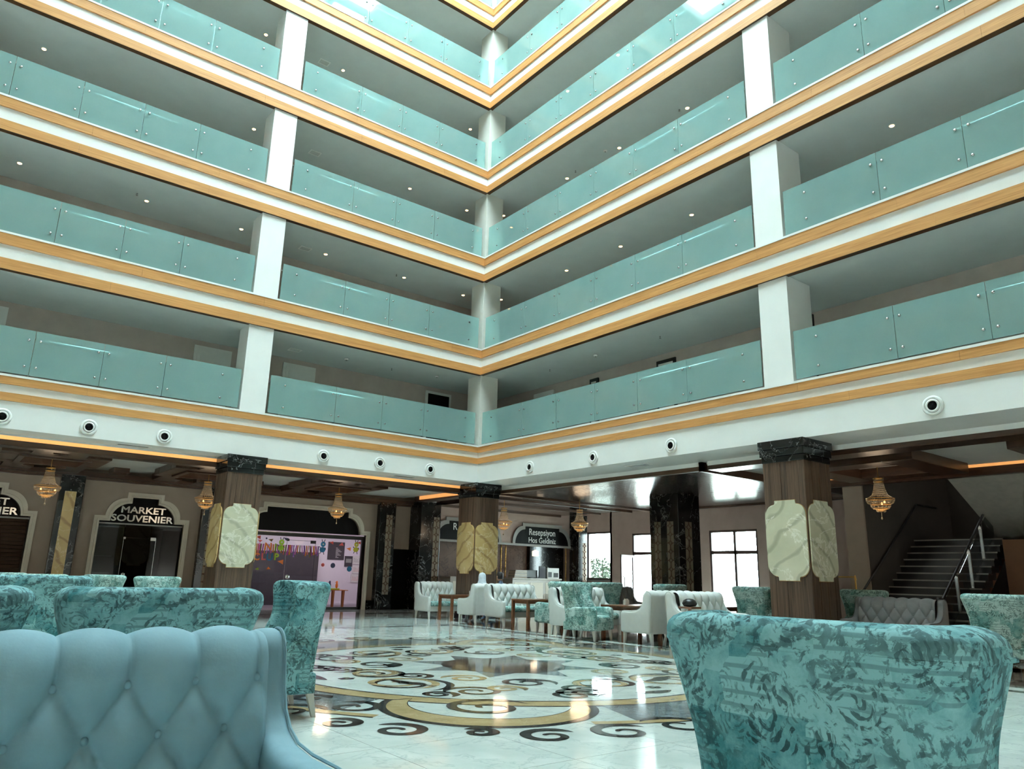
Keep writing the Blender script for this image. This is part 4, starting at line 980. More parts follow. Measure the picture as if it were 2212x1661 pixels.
# ------------------------------------------------------------------ lobby ceilings
def lobby_ceilings():
    cl = struct(empty('ceiling_shops'))
    MB().box(XL, .75, .75, 5.6, 3.86, 3.9).build('plaster', 'ceiling_paint', cl)
    MB().box(XL, 1.2, .80, 1.25, 3.66, 3.86).build('front_beam', 'ceiling_wood', cl)
    MB().box(XL, .75, .775, .80, 3.78, 3.88).build('led_lit_face', 'led_wash', cl)
    MB().box(XL, .80, .79, .80, 3.655, 3.78).build('beam_edge', 'ceiling_wood', cl)
    cx = [-14.3, -10.6, -6.9, -3.05]
    for c in cx:
        b = MB(); O, I = 1.12, .62
        for (x0, x1, y0, y1) in ((c-O, c+O, 3.0-O, 3.0-I), (c-O, c+O, 3.0+I, 3.0+O), (c-O, c-I, 3.0-I, 3.0+I), (c+I, c+O, 3.0-I, 3.0+I)): b.box(x0, x1, y0, y1, 3.68, 3.86)
        b.build('coffer_frame', 'ceiling_wood', cl, bevel=.015)
        b = MB()
        for (x0, x1, y0, y1) in ((c-.75, c+.75, 3.0-.75, 3.0-.62), (c-.75, c+.75, 3.0+.62, 3.0+.75), (c-.75, c-.62, 3.0-.62, 3.0+.62), (c+.62, c+.75, 3.0-.62, 3.0+.62)): b.box(x0, x1, y0, y1, 3.64, 3.70)
        b.build('coffer_moulding', 'ceiling_wood', cl)
        for s in (-1, 1):   # shaped bracket arms
            pts = [(c+s*.55, 1.25), (c+s*.55, 1.9), (c-s*.2, 1.9), (c-s*.05, 1.7), (c+s*.15, 1.62), (c+s*.2, 1.25)]
            MB().prism(pts, 'z', 3.68, 3.86).build('bracket', 'ceiling_wood', cl)
            pts = [(c+s*.9, 5.4), (c+s*.9, 4.1), (c+s*.45, 4.1), (c+s*.5, 4.5), (c+s*.2, 4.8), (c+s*.25, 5.4)]
            MB().prism(pts, 'z', 3.68, 3.86).build('bracket', 'ceiling_wood', cl)
    for a, b_ in zip(cx, cx[1:]):
        m = (a+b_)/2; MB().box(m-.35, m+.35, 1.25, 1.7, 3.72, 3.86).build('cross_beam', 'ceiling_wood', cl); MB().box(m-.2, m+.2, 4.6, 5.3, 3.72, 3.86).build('cross_beam', 'ceiling_wood', cl)
    # corner bay
    cr = struct(empty('ceiling_reception'))
    MB().box(1.2, 9.4, -8.2, 6.7, 3.90, 3.95).build('plaster', 'ceiling_paint', cr)
    MB().box(1.2, 1.28, -7.35, .4, 3.80, 3.9).build('edge_step', 'white_paint', cr)
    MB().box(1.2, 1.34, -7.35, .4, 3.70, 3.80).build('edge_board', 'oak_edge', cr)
    MB().box(1.2, 8.5, -7.35, -7.25, 3.68, 3.9).build('edge_board', 'ceiling_wood', cr)
    MB().box(1.2, 8.6, .4, .52, 3.66, 3.9).build('edge_board', 'ceiling_wood', cr)
    MB().box(8.45, 8.6, -7.35, .5, 3.66, 3.9).build('edge_board', 'ceiling_wood', cr)
    MB().box(1.3, 8.5, -7.3, .4, 3.76, 3.80).build('slat_back', 'slat_gap', cr)
    b = MB(); x = 1.36
    while x < 8.44:
        b.prism([(x, 3.765)]+[(x+.09*q/6, 3.711+1.9*(.09*q/6-.045)**2) for q in range(7)]+[(x+.09, 3.765)], 'y', -7.24, .39); x += .105
    tag(b.build('slat', 'slat_wood', cr), kind='stuff')
    # stepped dark panels towards the desk
    for k, (y0, y1, z) in enumerate(((.52, 1.7, 3.74), (1.9, 3.0, 3.70), (3.2, 4.9, 3.66))):
        MB().box(1.3+k*.3, 8.6-k*.4, y0, y1, z, 3.88).build('panel', 'slat_wood', cr, bevel=.01)
        MB().box(1.3+k*.3, 8.6-k*.4, y1, y1+.06, z-.05, 3.9).build('rib', 'ceiling_wood', cr)
    MB().box(.8, 1.3, .75, 4.9, 3.70, 3.9).build('edge_board', 'ceiling_wood', cr)
    MB().box(.75, .79, 1.3, 4.5, 3.74, 3.86).build('led_lit_face', 'led_wash', cr)
    # bay by the stairs
    cs = struct(empty('ceiling_stairs'))
    MB().box(1.36, 6.0, -24, -7.36, 3.86, 3.9).build('plaster', 'ceiling_paint', cs)
    MB().box(1.2, 1.3, -24, -7.5, 3.80, 3.9).build('edge_step', 'white_paint', cs)
    MB().box(1.2, 1.36, -24, -7.5, 3.70, 3.80).build('edge_board', 'ceiling_wood', cs)
    MB().box(1.36, 1.75, -24, -7.5, 3.70, 3.86).build('front_beam', 'ceiling_wood', cs)
    MB().box(5.3, 5.5, -24, -7.6, 3.62, 3.86).build('rear_beam', 'ceiling_wood', cs)
    MB().box(5.26, 5.3, -24, -7.7, 3.80, 3.86).build('led_lit_face', 'led_wash', cs)
    for cy in (-10.25, -14.6):
        b = MB(); O, I = 1.35, .75
        for (x0, x1, y0, y1) in ((3.6-O, 3.6+O, cy-O, cy-I), (3.6-O, 3.6+O, cy+I, cy+O), (3.6-O, 3.6-I, cy-I, cy+I), (3.6+I, 3.6+O, cy-I, cy+I)): b.box(x0, x1, y0, y1, 3.64, 3.86)
        b.build('coffer_frame', 'ceiling_wood', cs, bevel=.015)
    # air grilles in the soffits
    g = empty('air_grille', (-9.35, .42, 3.9)); tag(g, 'flat grey air grille in white soffit left of pale onyx column', 'grille')
    MB().plate([[(-.36, -.15), (.36, -.15), (.36, .15), (-.36, .15)], [(-.32, -.11), (.32, -.11), (.32, .11), (-.32, .11)]], 'z', -.012, 0).build('frame', 'white_paint', g)
    b = MB()
    for k in range(12): b.box(-.32, .32, -.105+k*.018, -.097+k*.018, -.008, -.001)
    b.build('louvres', 'grille_grey', g); MB().box(-.32, .32, -.11, .11, -.003, 0).build('backing', 'grille_grey', g)
    dup(g, (-2.25, .42, 3.9), 0, 'flat grey air grille in white soffit near the honey onyx column')
    dup(g, (.6, -5.9, 3.9), PI/2, 'flat grey air grille in white soffit over the reception-side seating')
lobby_ceilings()

# ------------------------------------------------------------------ jet nozzles on the white beam
def nozzles():
    t = empty('air_nozzle', (0, 0, 0)); tag(t, 'round white air nozzle with dark bore on shop-side white beam', 'nozzle', 'air nozzles on the shop-side beam')
    MB().lathe([(.17, 0), (.172, -.012), (.16, -.03), (.13, -.034), (.118, -.02), (.118, -.005)], n=28, axis='y').build('flange', 'white_paint', t, True)
    MB().lathe([(.115, -.004), (.112, -.03), (.098, -.045), (.08, -.045), (.078, -.02)], n=24, axis='y').build('cup', 'white_paint', t, True)
    MB().lathe([(.079, -.03), (.07, -.024), (.01, -.02)], n=20, axis='y').build('bore', 'dark_void', t, True)
    xs = [-1.64, -3.26, -4.91, -8.81, -10.35, -11.93, -13.5]
    t.location = (xs[0], .03, 4.13)
    for x in xs[1:]: dup(t, (x, .03, 4.13), 0)
    for y in (-2.47, -4.95, -7.43, -12.99, -15.4): dup(t, (.03, y, 4.13), -PI/2, 'round white air nozzle with dark bore on reception-side white beam', 'air nozzles on the reception-side beam')
nozzles()

# ------------------------------------------------------------------ chandeliers
def chandelier():
    t = empty('chandelier', (-10.6, 3.0, 3.86)); tag(t, 'crystal basket chandelier before the black pier with onyx strip', 'chandelier')
    MB().lathe([(.06, 0), (.06, -.02), (.02, -.04)], n=12).build('canopy', 'brass', t, True)
    MB().tube([(0, 0, -.03), (0, 0, -.36)], .008, 6).build('rod', 'brass', t)
    def circle(r, z, n=24): return [(r*math.cos(2*PI*k/n), r*math.sin(2*PI*k/n), z) for k in range(n)]
    for r, z in ((.10, -.36), (.10, -.43), (.285, -.80), (.21, -.92), (.15, -1.02), (.09, -1.06)): MB().tube(circle(r, z), .009, 5, True).build('hoop', 'brass', t, True)
    b = MB(); n = 30
    for k in range(n):   # crown, neck, bowl and tiers of bead strings
        a = 2*PI*k/n; c, s = math.cos(a), math.sin(a)
        b.tube([(.10*c, .10*s, -.35), (.10*c, .10*s, -.44)], .003, 3)
        b.tube([(r*c, r*s, z) for r, z in ((.095, -.44), (.115, -.58), (.16, -.72), (.27, -.80))], .0026, 3)
        b.tube([(r*c, r*s, z) for r, z in ((.285, -.80), (.29, -.84), (.26, -.90), (.21, -.93))], .003, 3)
        if k % 2 == 0:
            b.tube([(r*c, r*s, z) for r, z in ((.20, -.93), (.20, -.97), (.17, -1.01), (.14, -1.03))], .004, 3)
            b.tube([(r*c, r*s, z) for r, z in ((.10, -1.03), (.10, -1.07), (.07, -1.09))], .004, 3)
    for r, z in ((.10, -.47), (.105, -.51), (.11, -.55), (.12, -.59), (.13, -.63), (.145, -.67), (.16, -.71), (.29, -.83), (.28, -.86), (.26, -.89), (.20, -.96), (.18, -.99), (.10, -1.06)):
        b.tube(circle(r, z), .0036, 4, True)
    tag(b.build('bead_string', 'crystal', t), kind='stuff')
    MB().lathe([(.002, -1.09), (.004, -1.2), (.018, -1.215), (.022, -1.235), (.012, -1.255), (.002, -1.26)], n=10).build('drop', 'crystal', t, True)
    for k in range(5):
        a = 2*PI*k/5; MB().sphere((.17*math.cos(a), .17*math.sin(a), -.89), .02, 8, 6, 1.4).build('bulb', 'bulb' if k in (0, 3) else 'crystal', t, True)
    ld = bpy.data.lights.new('chandelier_light', 'POINT'); ld.energy = 7.5; ld.color = (1, .76, .52); ld.shadow_soft_size = .30
    lo = bpy.data.objects.new('chandelier_light', ld); COL.objects.link(lo); lo.parent = t; lo.location = (0, 0, -.95)
    for loc, lb in (((-6.9, 2.9, 3.86), 'crystal basket chandelier beside the pale onyx column'),
                    ((-3.05, 2.9, 3.86), 'crystal basket chandelier in front of the kids club window'),
                    ((2.6, 2.0, 3.80), 'open crystal chandelier beside the honey onyx column'),
                    ((4.6, .40, 3.80), 'crystal basket chandelier in front of the garden window'),
                    ((3.6, -10.25, 3.86), 'crystal basket chandelier hanging before the staircase')):
        dup(t, loc, .3, lb)
chandelier()

# ------------------------------------------------------------------ tufted sofa
def sofa_back(mat):
    W = 1.36; nx, sx = 168, .213; z1, rs = .845, .155
    path = []
    for k in range(34): t = k/33; path.append((.06+.075*t, .40+.475*t))
    for k in range(1, 15): a = PI-PI*k/14; path.append((.245+.11*math.cos(a), .875+.118*math.sin(a)))
    path += [(.352, .80), (.35, .6), (.345, .4), (.34, .22)]
    n = len(path); vs = []
    for i, (y, z) in enumerate(path):
        a = path[max(i-1, 0)]; b = path[min(i+1, n-1)]; ty, tz = b[0]-a[0], b[1]-a[1]; d = math.hypot(ty, tz)
        ny, nz = -tz/d, ty/d
        for j in range(nx+1):
            x = -W/2+W*j/nx; h = 0
            if i < 48:
                over = 1 if i < 34 else max(0, 1-(i-33)/14)
                if z < z1 and i < 34:
                    u = x/sx+(z1-z)/(2*rs); v = x/sx-(z1-z)/(2*rs)
                    h = .052*(abs(math.sin(PI*u))*abs(math.sin(PI*v)))**.5
                    du = u-round(u); dv = v-round(v); h -= .012*math.exp(-(du*du+dv*dv)/.006)
                else:
                    h = .052*abs(math.sin(PI*x/sx))**.75*(.35+.65*over)*over**.5
                    if i < 34: h -= .012*math.exp(-((x/sx-round(x/sx))**2+((z-z1)/(2*rs))**2)/.006)
                ed = min(1, (W/2-abs(x))/.03); h = h*ed
            vs.append((x, y+ny*h, z+nz*h))
    fs = [(i*(nx+1)+j, i*(nx+1)+j+1, (i+1)*(nx+1)+j+1, (i+1)*(nx+1)+j) for i in range(n-1) for j in range(nx)]
    b = MB(); b.add(vs, fs); return b.mesh('tufted_back', mat, True)
def arm_profile():
    pts = [(.37, .20), (.385, .55), (.41, .86)] + [(.315+.095*math.cos(t), .895+.105*math.sin(t)) for t in [PI*i/12 for i in range(0, 13)]]
    pts += [(.20, .80), (.165, .72), (.11, .665), (.03, .63), (-.10, .615), (-.30, .612), (-.37, .60), (-.395, .56), (-.40, .20)]
    return pts
def sofa(mat, seat_mat, label, loc, rz, w_=1.62):
    t = empty('tufted_sofa', loc, rz); tag(t, label, 'sofa', 'tufted sofas of the lobby')
    link('tufted_back', sofa_back(mat), t)
    me = MB().lathe([(.001, -.012), (.010, -.010), (.014, -.002), (.013, .004)], n=10, axis='y').mesh('button', mat, True)
    for r in range(3):
        z = .845-.155*r; y = .06+.075*(z-.40)/.475
        k = -4
        while k <= 4:
            x = (k+(.5 if r % 2 else 0))*.213
            if abs(x) < .66: o = link('button', me, t); o.location = (x, y+.004, z)
            k += 1
    for s in (-1, 1):
        a, b = (.66, .79) if s > 0 else (-.79, -.66)
        p = MB().prism(arm_profile(), 'x', a, b).build('arm', mat, t, True, bevel=.045, seg=5, angle=1.1)
        e = s*.792
        MB().tube([(s*.775, y, z) for y, z in arm_profile()[1:-1]], .006, 5).build('piping', mat, p)
    MB().box(-.70, .70, -.34, .34, .20, .36).build('seat_base', mat, t, bevel=.02)
    MB().box(-.655, .655, -.40, .08, .34, .47).build('seat_cushion', seat_mat, t, True, bevel=.05, seg=4)
    MB().box(-.70, .70, .30, .36, .20, .80).build('back_board', mat, t)
    for x in (-.70, .70):
        for y, dy in ((-.34, -.02), (.33, .03)): MB().taper(x, y, .21, 0, .032, .020, 0, dy).build('leg', 'leg_white', t)
    return t
near = sofa('leather_shaded', 'print_teal', 'white tufted sofa tinted blue-grey for shade, in the foreground with rolled arms', (-12.44, -15.45, 0), 0)
s1 = sofa('white_leather', 'print_far', 'white tufted sofa whose back stands against the honey onyx column', (-.68, .70, 0), 0)
dup(s1, (-.36, -1.30, 0), PI, 'white tufted sofa with two people seated in it')
dup(s1, (-.30, -2.44, 0), 0, 'white tufted sofa back to back with the sofa of two seated people')
dup(s1, (-.80, -5.55, 0), .0, 'white tufted sofa behind the side-on teal wing chair')
dup(s1, (-.76, -7.70, 0), PI, 'white tufted sofa with its side panel beside the single table leg')
dup(s1, (-.62, -8.75, 0), 0, 'white tufted sofa behind the near teal wing chair, before the marble pier')
s1.scale = (.78, 1, 1)
g1 = sofa('grey_fabric', 'print_far', 'grey tufted sofa standing by the open glazed door', (2.15, -3.75, 0), 0)
dup(g1, (1.0, -11.5, 0), PI/2+PI, 'grey tufted sofa at the foot of the staircase')

# ------------------------------------------------------------------ printed wing chair
def wing_shell(mat):
    Z = [.26, .40, .55, .64, .72, .80, .88, .96, 1.03, 1.08, 1.115, 1.13]
    HW = [.36, .365, .368, .37, .372, .385, .405, .43, .452, .462, .455, .43]
    YF = [-.02, -.02, -.02, .0, .045, .085, .10, .10, .095, .09, .10, .13]
    TH = [.12, .12, .12, .12, .12, .12, .12, .122, .125, .125, .10, .045]
    loops = []
    for z, hw, yf, th in zip(Z, HW, YF, TH):
        yb = .36+.10*(z-.3); ins = (.125-th)/2 if z > 1.09 else 0
        def path(h, yfr, ybk, r):
            P = [(-h, yfr), (-h, yfr+(ybk-r-yfr)*.5)] + [(-h+r-r*math.cos(a), ybk-r+r*math.sin(a)) for a in [PI/2*i/5 for i in range(6)]]
            P += [(-h*.35, ybk+.012), (0, ybk+.016)]
            return P+[(-x, y) for x, y in reversed(P[:-1])]
        o = path(hw-ins, yf+ins, yb-ins, .13)
        i_ = path(hw-ins-th, yf+.02+ins*0, yb-ins-th, .08)
        lp = [(x, y, z) for x, y in o]+[(x, y, z) for x, y in reversed(i_)]
        loops.append(lp)
    m = len(loops[0]); b = MB()
    vs = [p for lp in loops for p in lp]; fs = []
    for i in range(len(loops)-1): fs += [(i*m+k, i*m+(k+1) % m, (i+1)*m+(k+1) % m, (i+1)*m+k) for k in range(m)]
    h = m//2
    for base in (0, (len(loops)-1)*m): fs += [(base+k, base+k+1, base+m-2-k, base+m-1-k) for k in range(h-1)]
    b.add(vs, fs); return b.mesh('wing_back', mat, True)
def wing_chair(mat, label, loc, rz):
    t = empty('wing_chair', loc, rz); tag(t, label, 'armchair', 'printed wing chairs of the lobby')
    link('wing_back', wing_shell(mat), t, sub=1)
    z = 1.05; hw, yb = .446, .352+.10*(z-.3)
    P = [(-hw-.004, .12), (-hw-.004, yb-.13)] + [(-hw-.004+.13-.13*math.cos(a), yb+.006-.13+.13*math.sin(a)) for a in [PI/2*i/5 for i in range(6)]] + [(-hw*.3, yb+.016), (0, yb+.021)]
    P = P+[(-x, y) for x, y in reversed(P[:-1])]
    MB().tube([(x, y, z) for x, y in P], .007, 5).build('piping', mat, t)
    for s in (-1, 1):
        a, b = (.27, .415) if s > 0 else (-.415, -.27)
        MB().prism([(.30, .20), (.30, .60), (.10, .64), (-.30, .65), (-.37, .63), (-.395, .57), (-.40, .20)], 'x', a, b).build('arm', mat, t, True, bevel=.04, seg=4, angle=1.0)
    MB().box(-.38, .38, -.36, .36, .19, .36).build('seat_base', mat, t, bevel=.02)
    MB().box(-.275, .275, -.40, .24, .34, .48).build('seat_cushion', mat, t, True, bevel=.05, seg=4)
    for x in (-.34, .34):
        for y, dy in ((-.34, -.02), (.32, .05)): MB().taper(x, y, .20, 0, .030, .018, 0, dy).build('leg', 'leg_white', t)
    return t
FY, FX, NX, NY = PI, PI/2, -PI/2, 0.0      # yaw for a chair facing +Y, +X, -X, -Y
w1 = wing_chair('print_teal', 'large teal printed wing chair in the foreground seen from behind', (-10.56, -16.93, 0), FX)
dup(w1, (-11.86, -13.92, 0), FY, 'teal printed wing chair directly behind the foreground sofa')
dup(w1, (-12.86, -13.92, 0), FY, 'teal printed wing chair behind the foreground sofa, nearer the roller shutter side')
dup(w1, (-10.22, -11.25, 0), NX-.12, 'teal printed wing chair turned sideways before the kids club window')
dup(w1, (-11.95, -9.95, 0), FY-.1, 'teal printed wing chair in the second row below the black pier with onyx strip')
w2 = wing_chair('print_far', 'teal printed wing chair standing before the dark market door', (-9.05, -2.6, 0), NY+.2)
for loc, rz, lb in (((-9.95, -1.2, 0), NX+.7, 'teal printed wing chair standing under the market door jamb'),
                    ((-10.9, -1.3, 0), FY, 'teal printed wing chair below the chandelier near the onyx strip pier'),
                    ((-11.4, .35, 0), FY, 'teal printed wing chair standing under the roller shutter'),
                    ((-.80, -4.62, 0), FY, 'teal printed wing chair pushed up to the table beside two-seat sofas'),
                    ((-1.72, -6.55, 0), NY+.28, 'teal printed wing chair standing side-on at the edge of the marble medallion'),
                    ((.9, -6.3, 0), FY, 'teal printed wing chair backlit by the glazed doors'),
                    ((.55, -4.6, 0), FY, 'teal printed wing chair behind the white sofa near the garden window'),
                    ((1.50, -9.55, 0), FX, 'teal printed wing chair with a capped head above its back'),
                    ((2.25, -10.50, 0), FX, 'teal printed wing chair next to the grey sofa at the stairs'),
                    ((1.35, -8.6, 0), FX, 'teal printed wing chair half hidden by the dark walnut column'),
                    ((.75, -13.3, 0), FX+.2, 'teal printed wing chair beside the orange table lamp')):
    c = dup(w2, loc, rz, lb)
    if loc[0] < -9: c.scale = (.93, .93, .93)
w2.scale = (.93, .93, .93)

# ------------------------------------------------------------------ tables and what stands on them
def table(loc, lx, ly, label, h=.68):
    t = empty('table', loc); tag(t, label, 'table', 'brown wooden lobby tables')
    MB().box(-lx/2, lx/2, -ly/2, ly/2, h-.035, h).build('table_top', 'table_wood', t, bevel=.006)
    MB().box(-lx/2+.05, lx/2-.05, -ly/2+.05, ly/2-.05, h-.10, h-.035).build('apron', 'table_wood', t)
    for x in (-1, 1):
        for y in (-1, 1): MB().box(x*(lx/2-.04)-.032, x*(lx/2-.04)+.032, y*(ly/2-.04)-.032, y*(ly/2-.04)+.032, 0, h-.035).build('leg', 'table_wood', t)
    return t
table((-.62, -.38, 0), 1.15, .68, 'brown wooden table between the first two white sofas')
table((-.50, -3.50, 0), 1.15, .66, 'brown wooden table facing the back-to-back white sofas')
table((-.58, -6.72, 0), 1.2, .66, 'brown wooden table in front of the side-on wing chair')
table((1.25, -7.45, 0), 1.1, .66, 'brown wooden table behind, near the open glazed door')
def holder(loc, label):
    n = empty('napkin_holder', loc); tag(n, label, 'napkin holder', 'napkin holders on the tables')
    b = MB(); b.box(-.06, .06, -.035, -.028, 0, .10); b.box(-.06, .06, .028, .035, 0, .10); b.box(-.06, .06, -.035, .035, 0, .008); b.build('holder', 'paper', n)
    for k in range(4): MB().box(-.05+.004*k, .05, -.02+.011*k, -.012+.011*k, .008, .12+.006*(k % 2)).build('napkin', 'paper', n)
holder((-.25, -.3, .68), 'white napkin holder on the table between first two sofas'); holder((-.15, -3.4, .68), 'white napkin holder on the table facing back-to-back sofas')
holder((-.62, -6.6, .68), 'white napkin holder on the table by the side-on wing chair'); holder((1.35, -7.2, .68), 'white napkin holder on table near the open glazed door')
m = empty('magazine', (-.35, -6.9, .68)); tag(m, 'thin folded magazine lying on the table by the side-on wing chair', 'magazine')
MB().box(-.15, .15, -.1, .1, 0, .012).build('cover', 'paper', m, bevel=.003); MB().box(-.1, .1, -.06, .06, .012, .0135).build('picture', 'sticker_teal', m)
b_ = empty('bag', (-2.6, -9.9, 0)); tag(b_, 'dark rounded bag on a stand behind the foreground wing chair', 'bag')
MB().lathe([(.02, .80), (.10, .81), (.125, .85), (.10, .90), (.05, .925), (.01, .93)], n=16).build('body', 'black_frame', b_, True)
MB().tube([(-.09, 0, .86), (-.15, 0, .86), (-.16, 0, .82)], .010, 6).build('strap', 'black_frame', b_)
MB().box(-.13, .13, -.13, .13, .77, .80).build('stand_top', 'table_wood', b_); MB().lathe([(.16, 0), (.16, .02), (.03, .05), (.03, .77)], n=12).build('stand', 'table_wood', b_)
l_ = empty('table_lamp', (2.12, -13.15, .52)); tag(l_, 'table lamp with a glowing orange shade beside a wing chair', 'lamp')
MB().lathe([(.09, 0), (.09, .02), (.03, .05), (.025, .16)], n=14).build('base', 'brass', l_, True)
MB().lathe([(.11, .16), (.13, .16), (.10, .44), (.09, .44)], n=18).build('shade', 'lamp_warm', l_, True)
t_ = empty('side_table', (2.12, -13.15, 0)); tag(t_, 'small dark side table under the orange table lamp', 'table')
MB().box(-.25, .25, -.25, .25, .48, .52).build('table_top', 'black_frame', t_, bevel=.005)
for x in (-.2, .2):
    for y in (-.2, .2): MB().box(x-.02, x+.02, y-.02, y+.02, 0, .48).build('leg', 'black_frame', t_)
c_ = empty('luggage_cart', (3.0, -9.35, 0)); tag(c_, 'brass luggage cart standing by the beige stair wall', 'cart')
MB().box(-.5, .5, -.28, .28, .14, .19).build('deck', 'brown_frame', c_, bevel=.01)
for x in (-.46, .46):
    for y in (-.25, .25):
        MB().lathe([(.02, .19), (.02, .8), (.03, .82), (.03, .86), (.018, .9), (.018, 1.3), (.03, 1.33), (.012, 1.42)], (x, y, 0), 8).build('post', 'brass', c_, True)
        MB().lathe([(.06, -.02), (.06, .02)], (x, y, .07), 12, 'y').build('wheel', 'black_frame', c_); MB().box(x-.015, x+.015, y-.01, y+.01, .05, .15).build('fork', 'brass', c_)
MB().tube([(-.46, -.25, 1.38), (-.46, .25, 1.38)], .016, 6).build('bar', 'brass', c_); MB().tube([(.46, -.25, 1.38), (.46, .25, 1.38)], .016, 6).build('bar', 'brass', c_)

# ------------------------------------------------------------------ seated people
def person(loc, rz, label, head_kind, cloth):
    t = empty('person', loc, rz); tag(t, label, 'person')
    # one continuous skin: pelvis root, spine, neck, arms resting on the thighs, legs bent over the seat edge (facing -Y)
    V = [(0, .10, .50, .15, .13), (0, .13, .68, .14, .11), (0, .15, .86, .16, .11), (0, .14, .97, .09, .08), (0, .12, 1.03, .055, .055), (0, .10, 1.08, .05, .05)]
    E_ = [(0, 1), (1, 2), (2, 3), (3, 4), (4, 5)]
    def chain(root, pts):
        p = root
        for q in pts: V.append(q); E_.append((p, len(V)-1)); p = len(V)-1
        return p
    for s in (-1, 1):
        h = chain(2, [(s*.17, .14, .90, .06, .06), (s*.23, .08, .70, .045, .045), (s*.17, -.12, .60, .036, .036), (s*.13, -.20, .585, .03, .02)])
        for k in range(4): chain(h, [(s*(.16-.02*k), -.25, .58, .010, .009), (s*(.16-.02*k), -.285+.006*abs(k-1), .565, .008, .008)])
        chain(h, [(s*.095, -.225, .58, .011, .011), (s*.085, -.25, .57, .009, .009)])
        chain(0, [(s*.10, .02, .51, .085, .085), (s*.13, -.36, .50, .062, .062), (s*.13, -.40, .10, .042, .042), (s*.13, -.42, .05, .04, .035), (s*.13, -.54, .035, .04, .025)])
    me = bpy.data.meshes.new('body'); me.from_pydata([v[:3] for v in V], E_, []); me.materials.append(MATS[cloth])
    o = link('body', me, t)
    sk = o.modifiers.new('skin', 'SKIN'); sk.use_smooth_shade = True
    for i, v in enumerate(V): me.skin_vertices[0].data[i].radius = (v[3], v[4]); me.skin_vertices[0].data[i].use_root = (i == 0)
    q = o.modifiers.new('sub', 'SUBSURF'); q.levels = 1; q.render_levels = 1
    # head with a face
    hd = MB(); prof_ = [(.012, -.125), (.045, -.115), (.062, -.085), (.072, -.03), (.078, .03), (.074, .07), (.055, .105), (.02, .122), (.002, .124)]
    hd.lathe(prof_, (0, .08, 1.17), 18); hd.v = [(x, .08+(y-.08)*1.18, z) for x, y, z in hd.v]
    h = hd.build('head', 'skin', t, True)
    f = MB(); f.add([(-.016, -.008, 1.15), (.016, -.008, 1.15), (0, -.038, 1.148), (0, -.012, 1.185)], [(0, 2, 1), (0, 3, 2), (1, 2, 3), (0, 1, 3)]); f.build('nose', 'skin', h)
    for s in (-1, 1):
        MB().sphere((s*.03, -.004, 1.178), .010, 8, 6).build('eye', 'paper', h, True); MB().sphere((s*.078, .085, 1.165), .02, 8, 6, 1.5).build('ear', 'skin', h, True)
    MB().tube([(-.024, -.004, 1.115), (0, -.011, 1.112), (.024, -.004, 1.115)], .006, 5).build('mouth', 'sticker_coral', h)
    if head_kind == 'scarf':
        c = MB(); c.lathe([(.14, -.20), (.115, -.13), (.098, -.06), (.098, .02), (.092, .08), (.065, .125), (.02, .145), (.002, .147)], (0, .10, 1.17), 20)
        c.v = [(x, (.10+(y-.10)*1.15) if y > .03 or z < 1.08 else max(y, .022), z) for x, y, z in c.v]; c.build('headscarf', 'scarf', t, True)
    else:
        c = MB(); c.lathe([(.082, -.02), (.088, .03), (.083, .075), (.062, .112), (.022, .131), (.002, .133)], (0, .095, 1.17), 18)
        c.v = [(x, .095+(y-.095)*1.18, z+(.03 if y < .05 and z < 1.2 else 0)-(.05 if y > .12 and z < 1.2 else 0)) for x, y, z in c.v]
        c.build('hair' if head_kind == 'hair' else 'cap', 'dark_hair' if head_kind == 'hair' else 'grey_cap', t, True)
    return t
person((-.62, -1.20, -.02), PI, 'person wearing a pale headscarf seated in a white sofa, seen from behind', 'scarf', 'clothes_grey')
person((.02, -1.16, .03), PI, 'person with short dark hair seated in white sofa, seen from behind', 'hair', 'clothes_blue')
person((1.62, -9.42, -.10), FX, 'person in a grey cap seated in a wing chair by the walnut column', 'cap', 'clothes_grey')

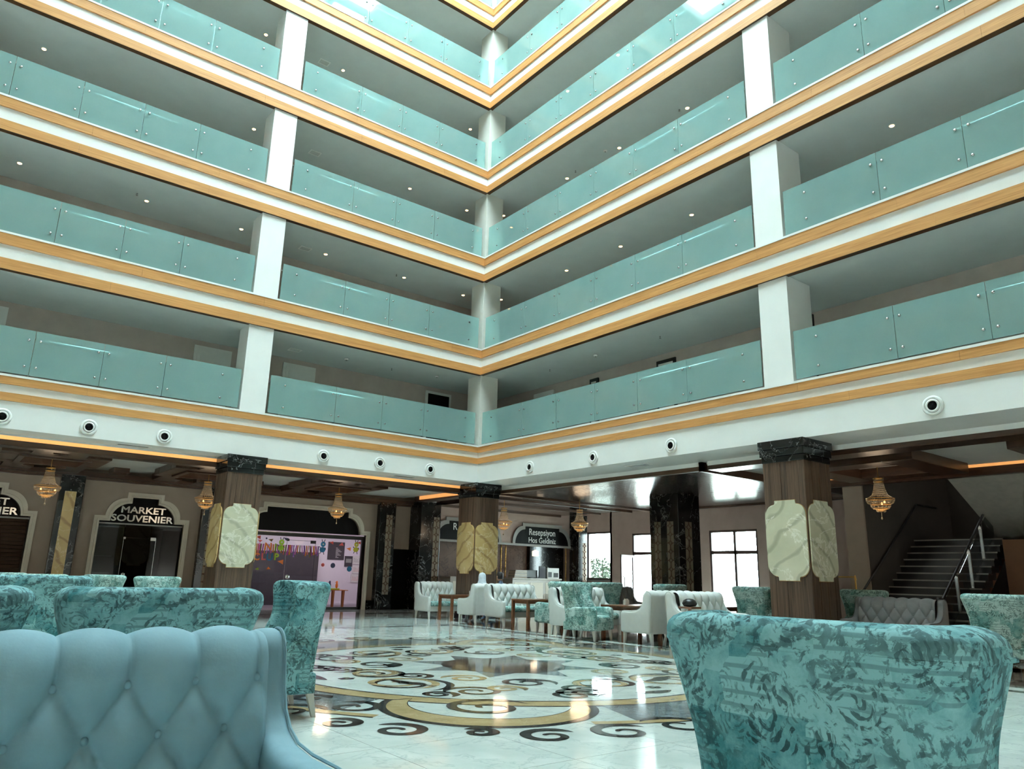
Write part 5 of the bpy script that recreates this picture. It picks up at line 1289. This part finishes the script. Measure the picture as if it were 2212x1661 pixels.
# ------------------------------------------------------------------ garden beyond the glass
def garden():
    struct(MB().box(9.5, 60, -40, 40, -.35, -.1).build('floor_terrace', 'concrete'))
    struct(MB().box(10.4, 12.4, -6, 9, -.12, -.08).build('floor_lawn', 'lawn'))
    def foliage(name, loc, r, h, n, mat, label, grp=None):
        t = empty(name, loc); tag(t, label, 'tree' if name == 'tree' else 'shrub', grp)
        MB().tube([(0, 0, 0), (.05, .03, h*.4), (0, .05, h*.75)], [.06, .045, .02], 7).build('trunk', 'bark', t)
        b = MB()
        for k in range(n):
            u = random.random()**.4; th = random.uniform(0, 2*PI); ph = math.acos(random.uniform(-1, 1))
            p = Vector((r*u*math.sin(ph)*math.cos(th), r*u*math.sin(ph)*math.sin(th), h*.55+h*.45*u*math.cos(ph)))
            d = Vector((random.gauss(0, 1), random.gauss(0, 1), random.gauss(0, 1))).normalized(); e = d.cross(Vector((.3, .2, 1))).normalized(); s = random.uniform(.05, .11)
            b.add([p-d*s, p+e*s*.45, p+d*s, p-e*s*.45], [(0, 1, 2, 3)])
        tag(b.build('leaf', mat, t), kind='stuff')
    foliage('tree', (12.2, 6.9, -.1), 1.25, 2.3, 2200, 'leaf_dark', 'dense dark green tree outside the garden window')
    foliage('tree', (14.6, 9.6, -.1), 1.1, 2.3, 1600, 'leaf_dark', 'dark green bushy tree further off outside the garden window')
    foliage('shrub', (11.0, -2.9, -.1), .8, 1.0, 700, 'leaf_light', 'yellow-green shrub low outside the glazed doors')
    foliage('shrub', (11.4, -4.4, -.1), .8, 1.1, 700, 'leaf_light', 'yellow-green shrub outside near the door post')
    p = empty('pergola', (11.5, -2.2, -.1)); tag(p, 'pinkish pergola beams outside above the glazed doors', 'pergola')
    for k in range(4): MB().box(-1.4, 2.2, -2.0+k*1.0, -1.9+k*1.0, 3.25, 3.4).build('beam', 'pergola', p)
    MB().box(-1.3, -1.2, -2.4, 1.6, 3.1, 3.25).build('rail', 'pergola', p); MB().box(1.9, 2.0, -2.4, 1.6, 3.1, 3.25).build('rail', 'pergola', p)
    for y in (-2.3, 1.5): MB().box(1.9, 2.05, y, y+.14, 0, 3.1).build('post', 'pergola', p)
garden()
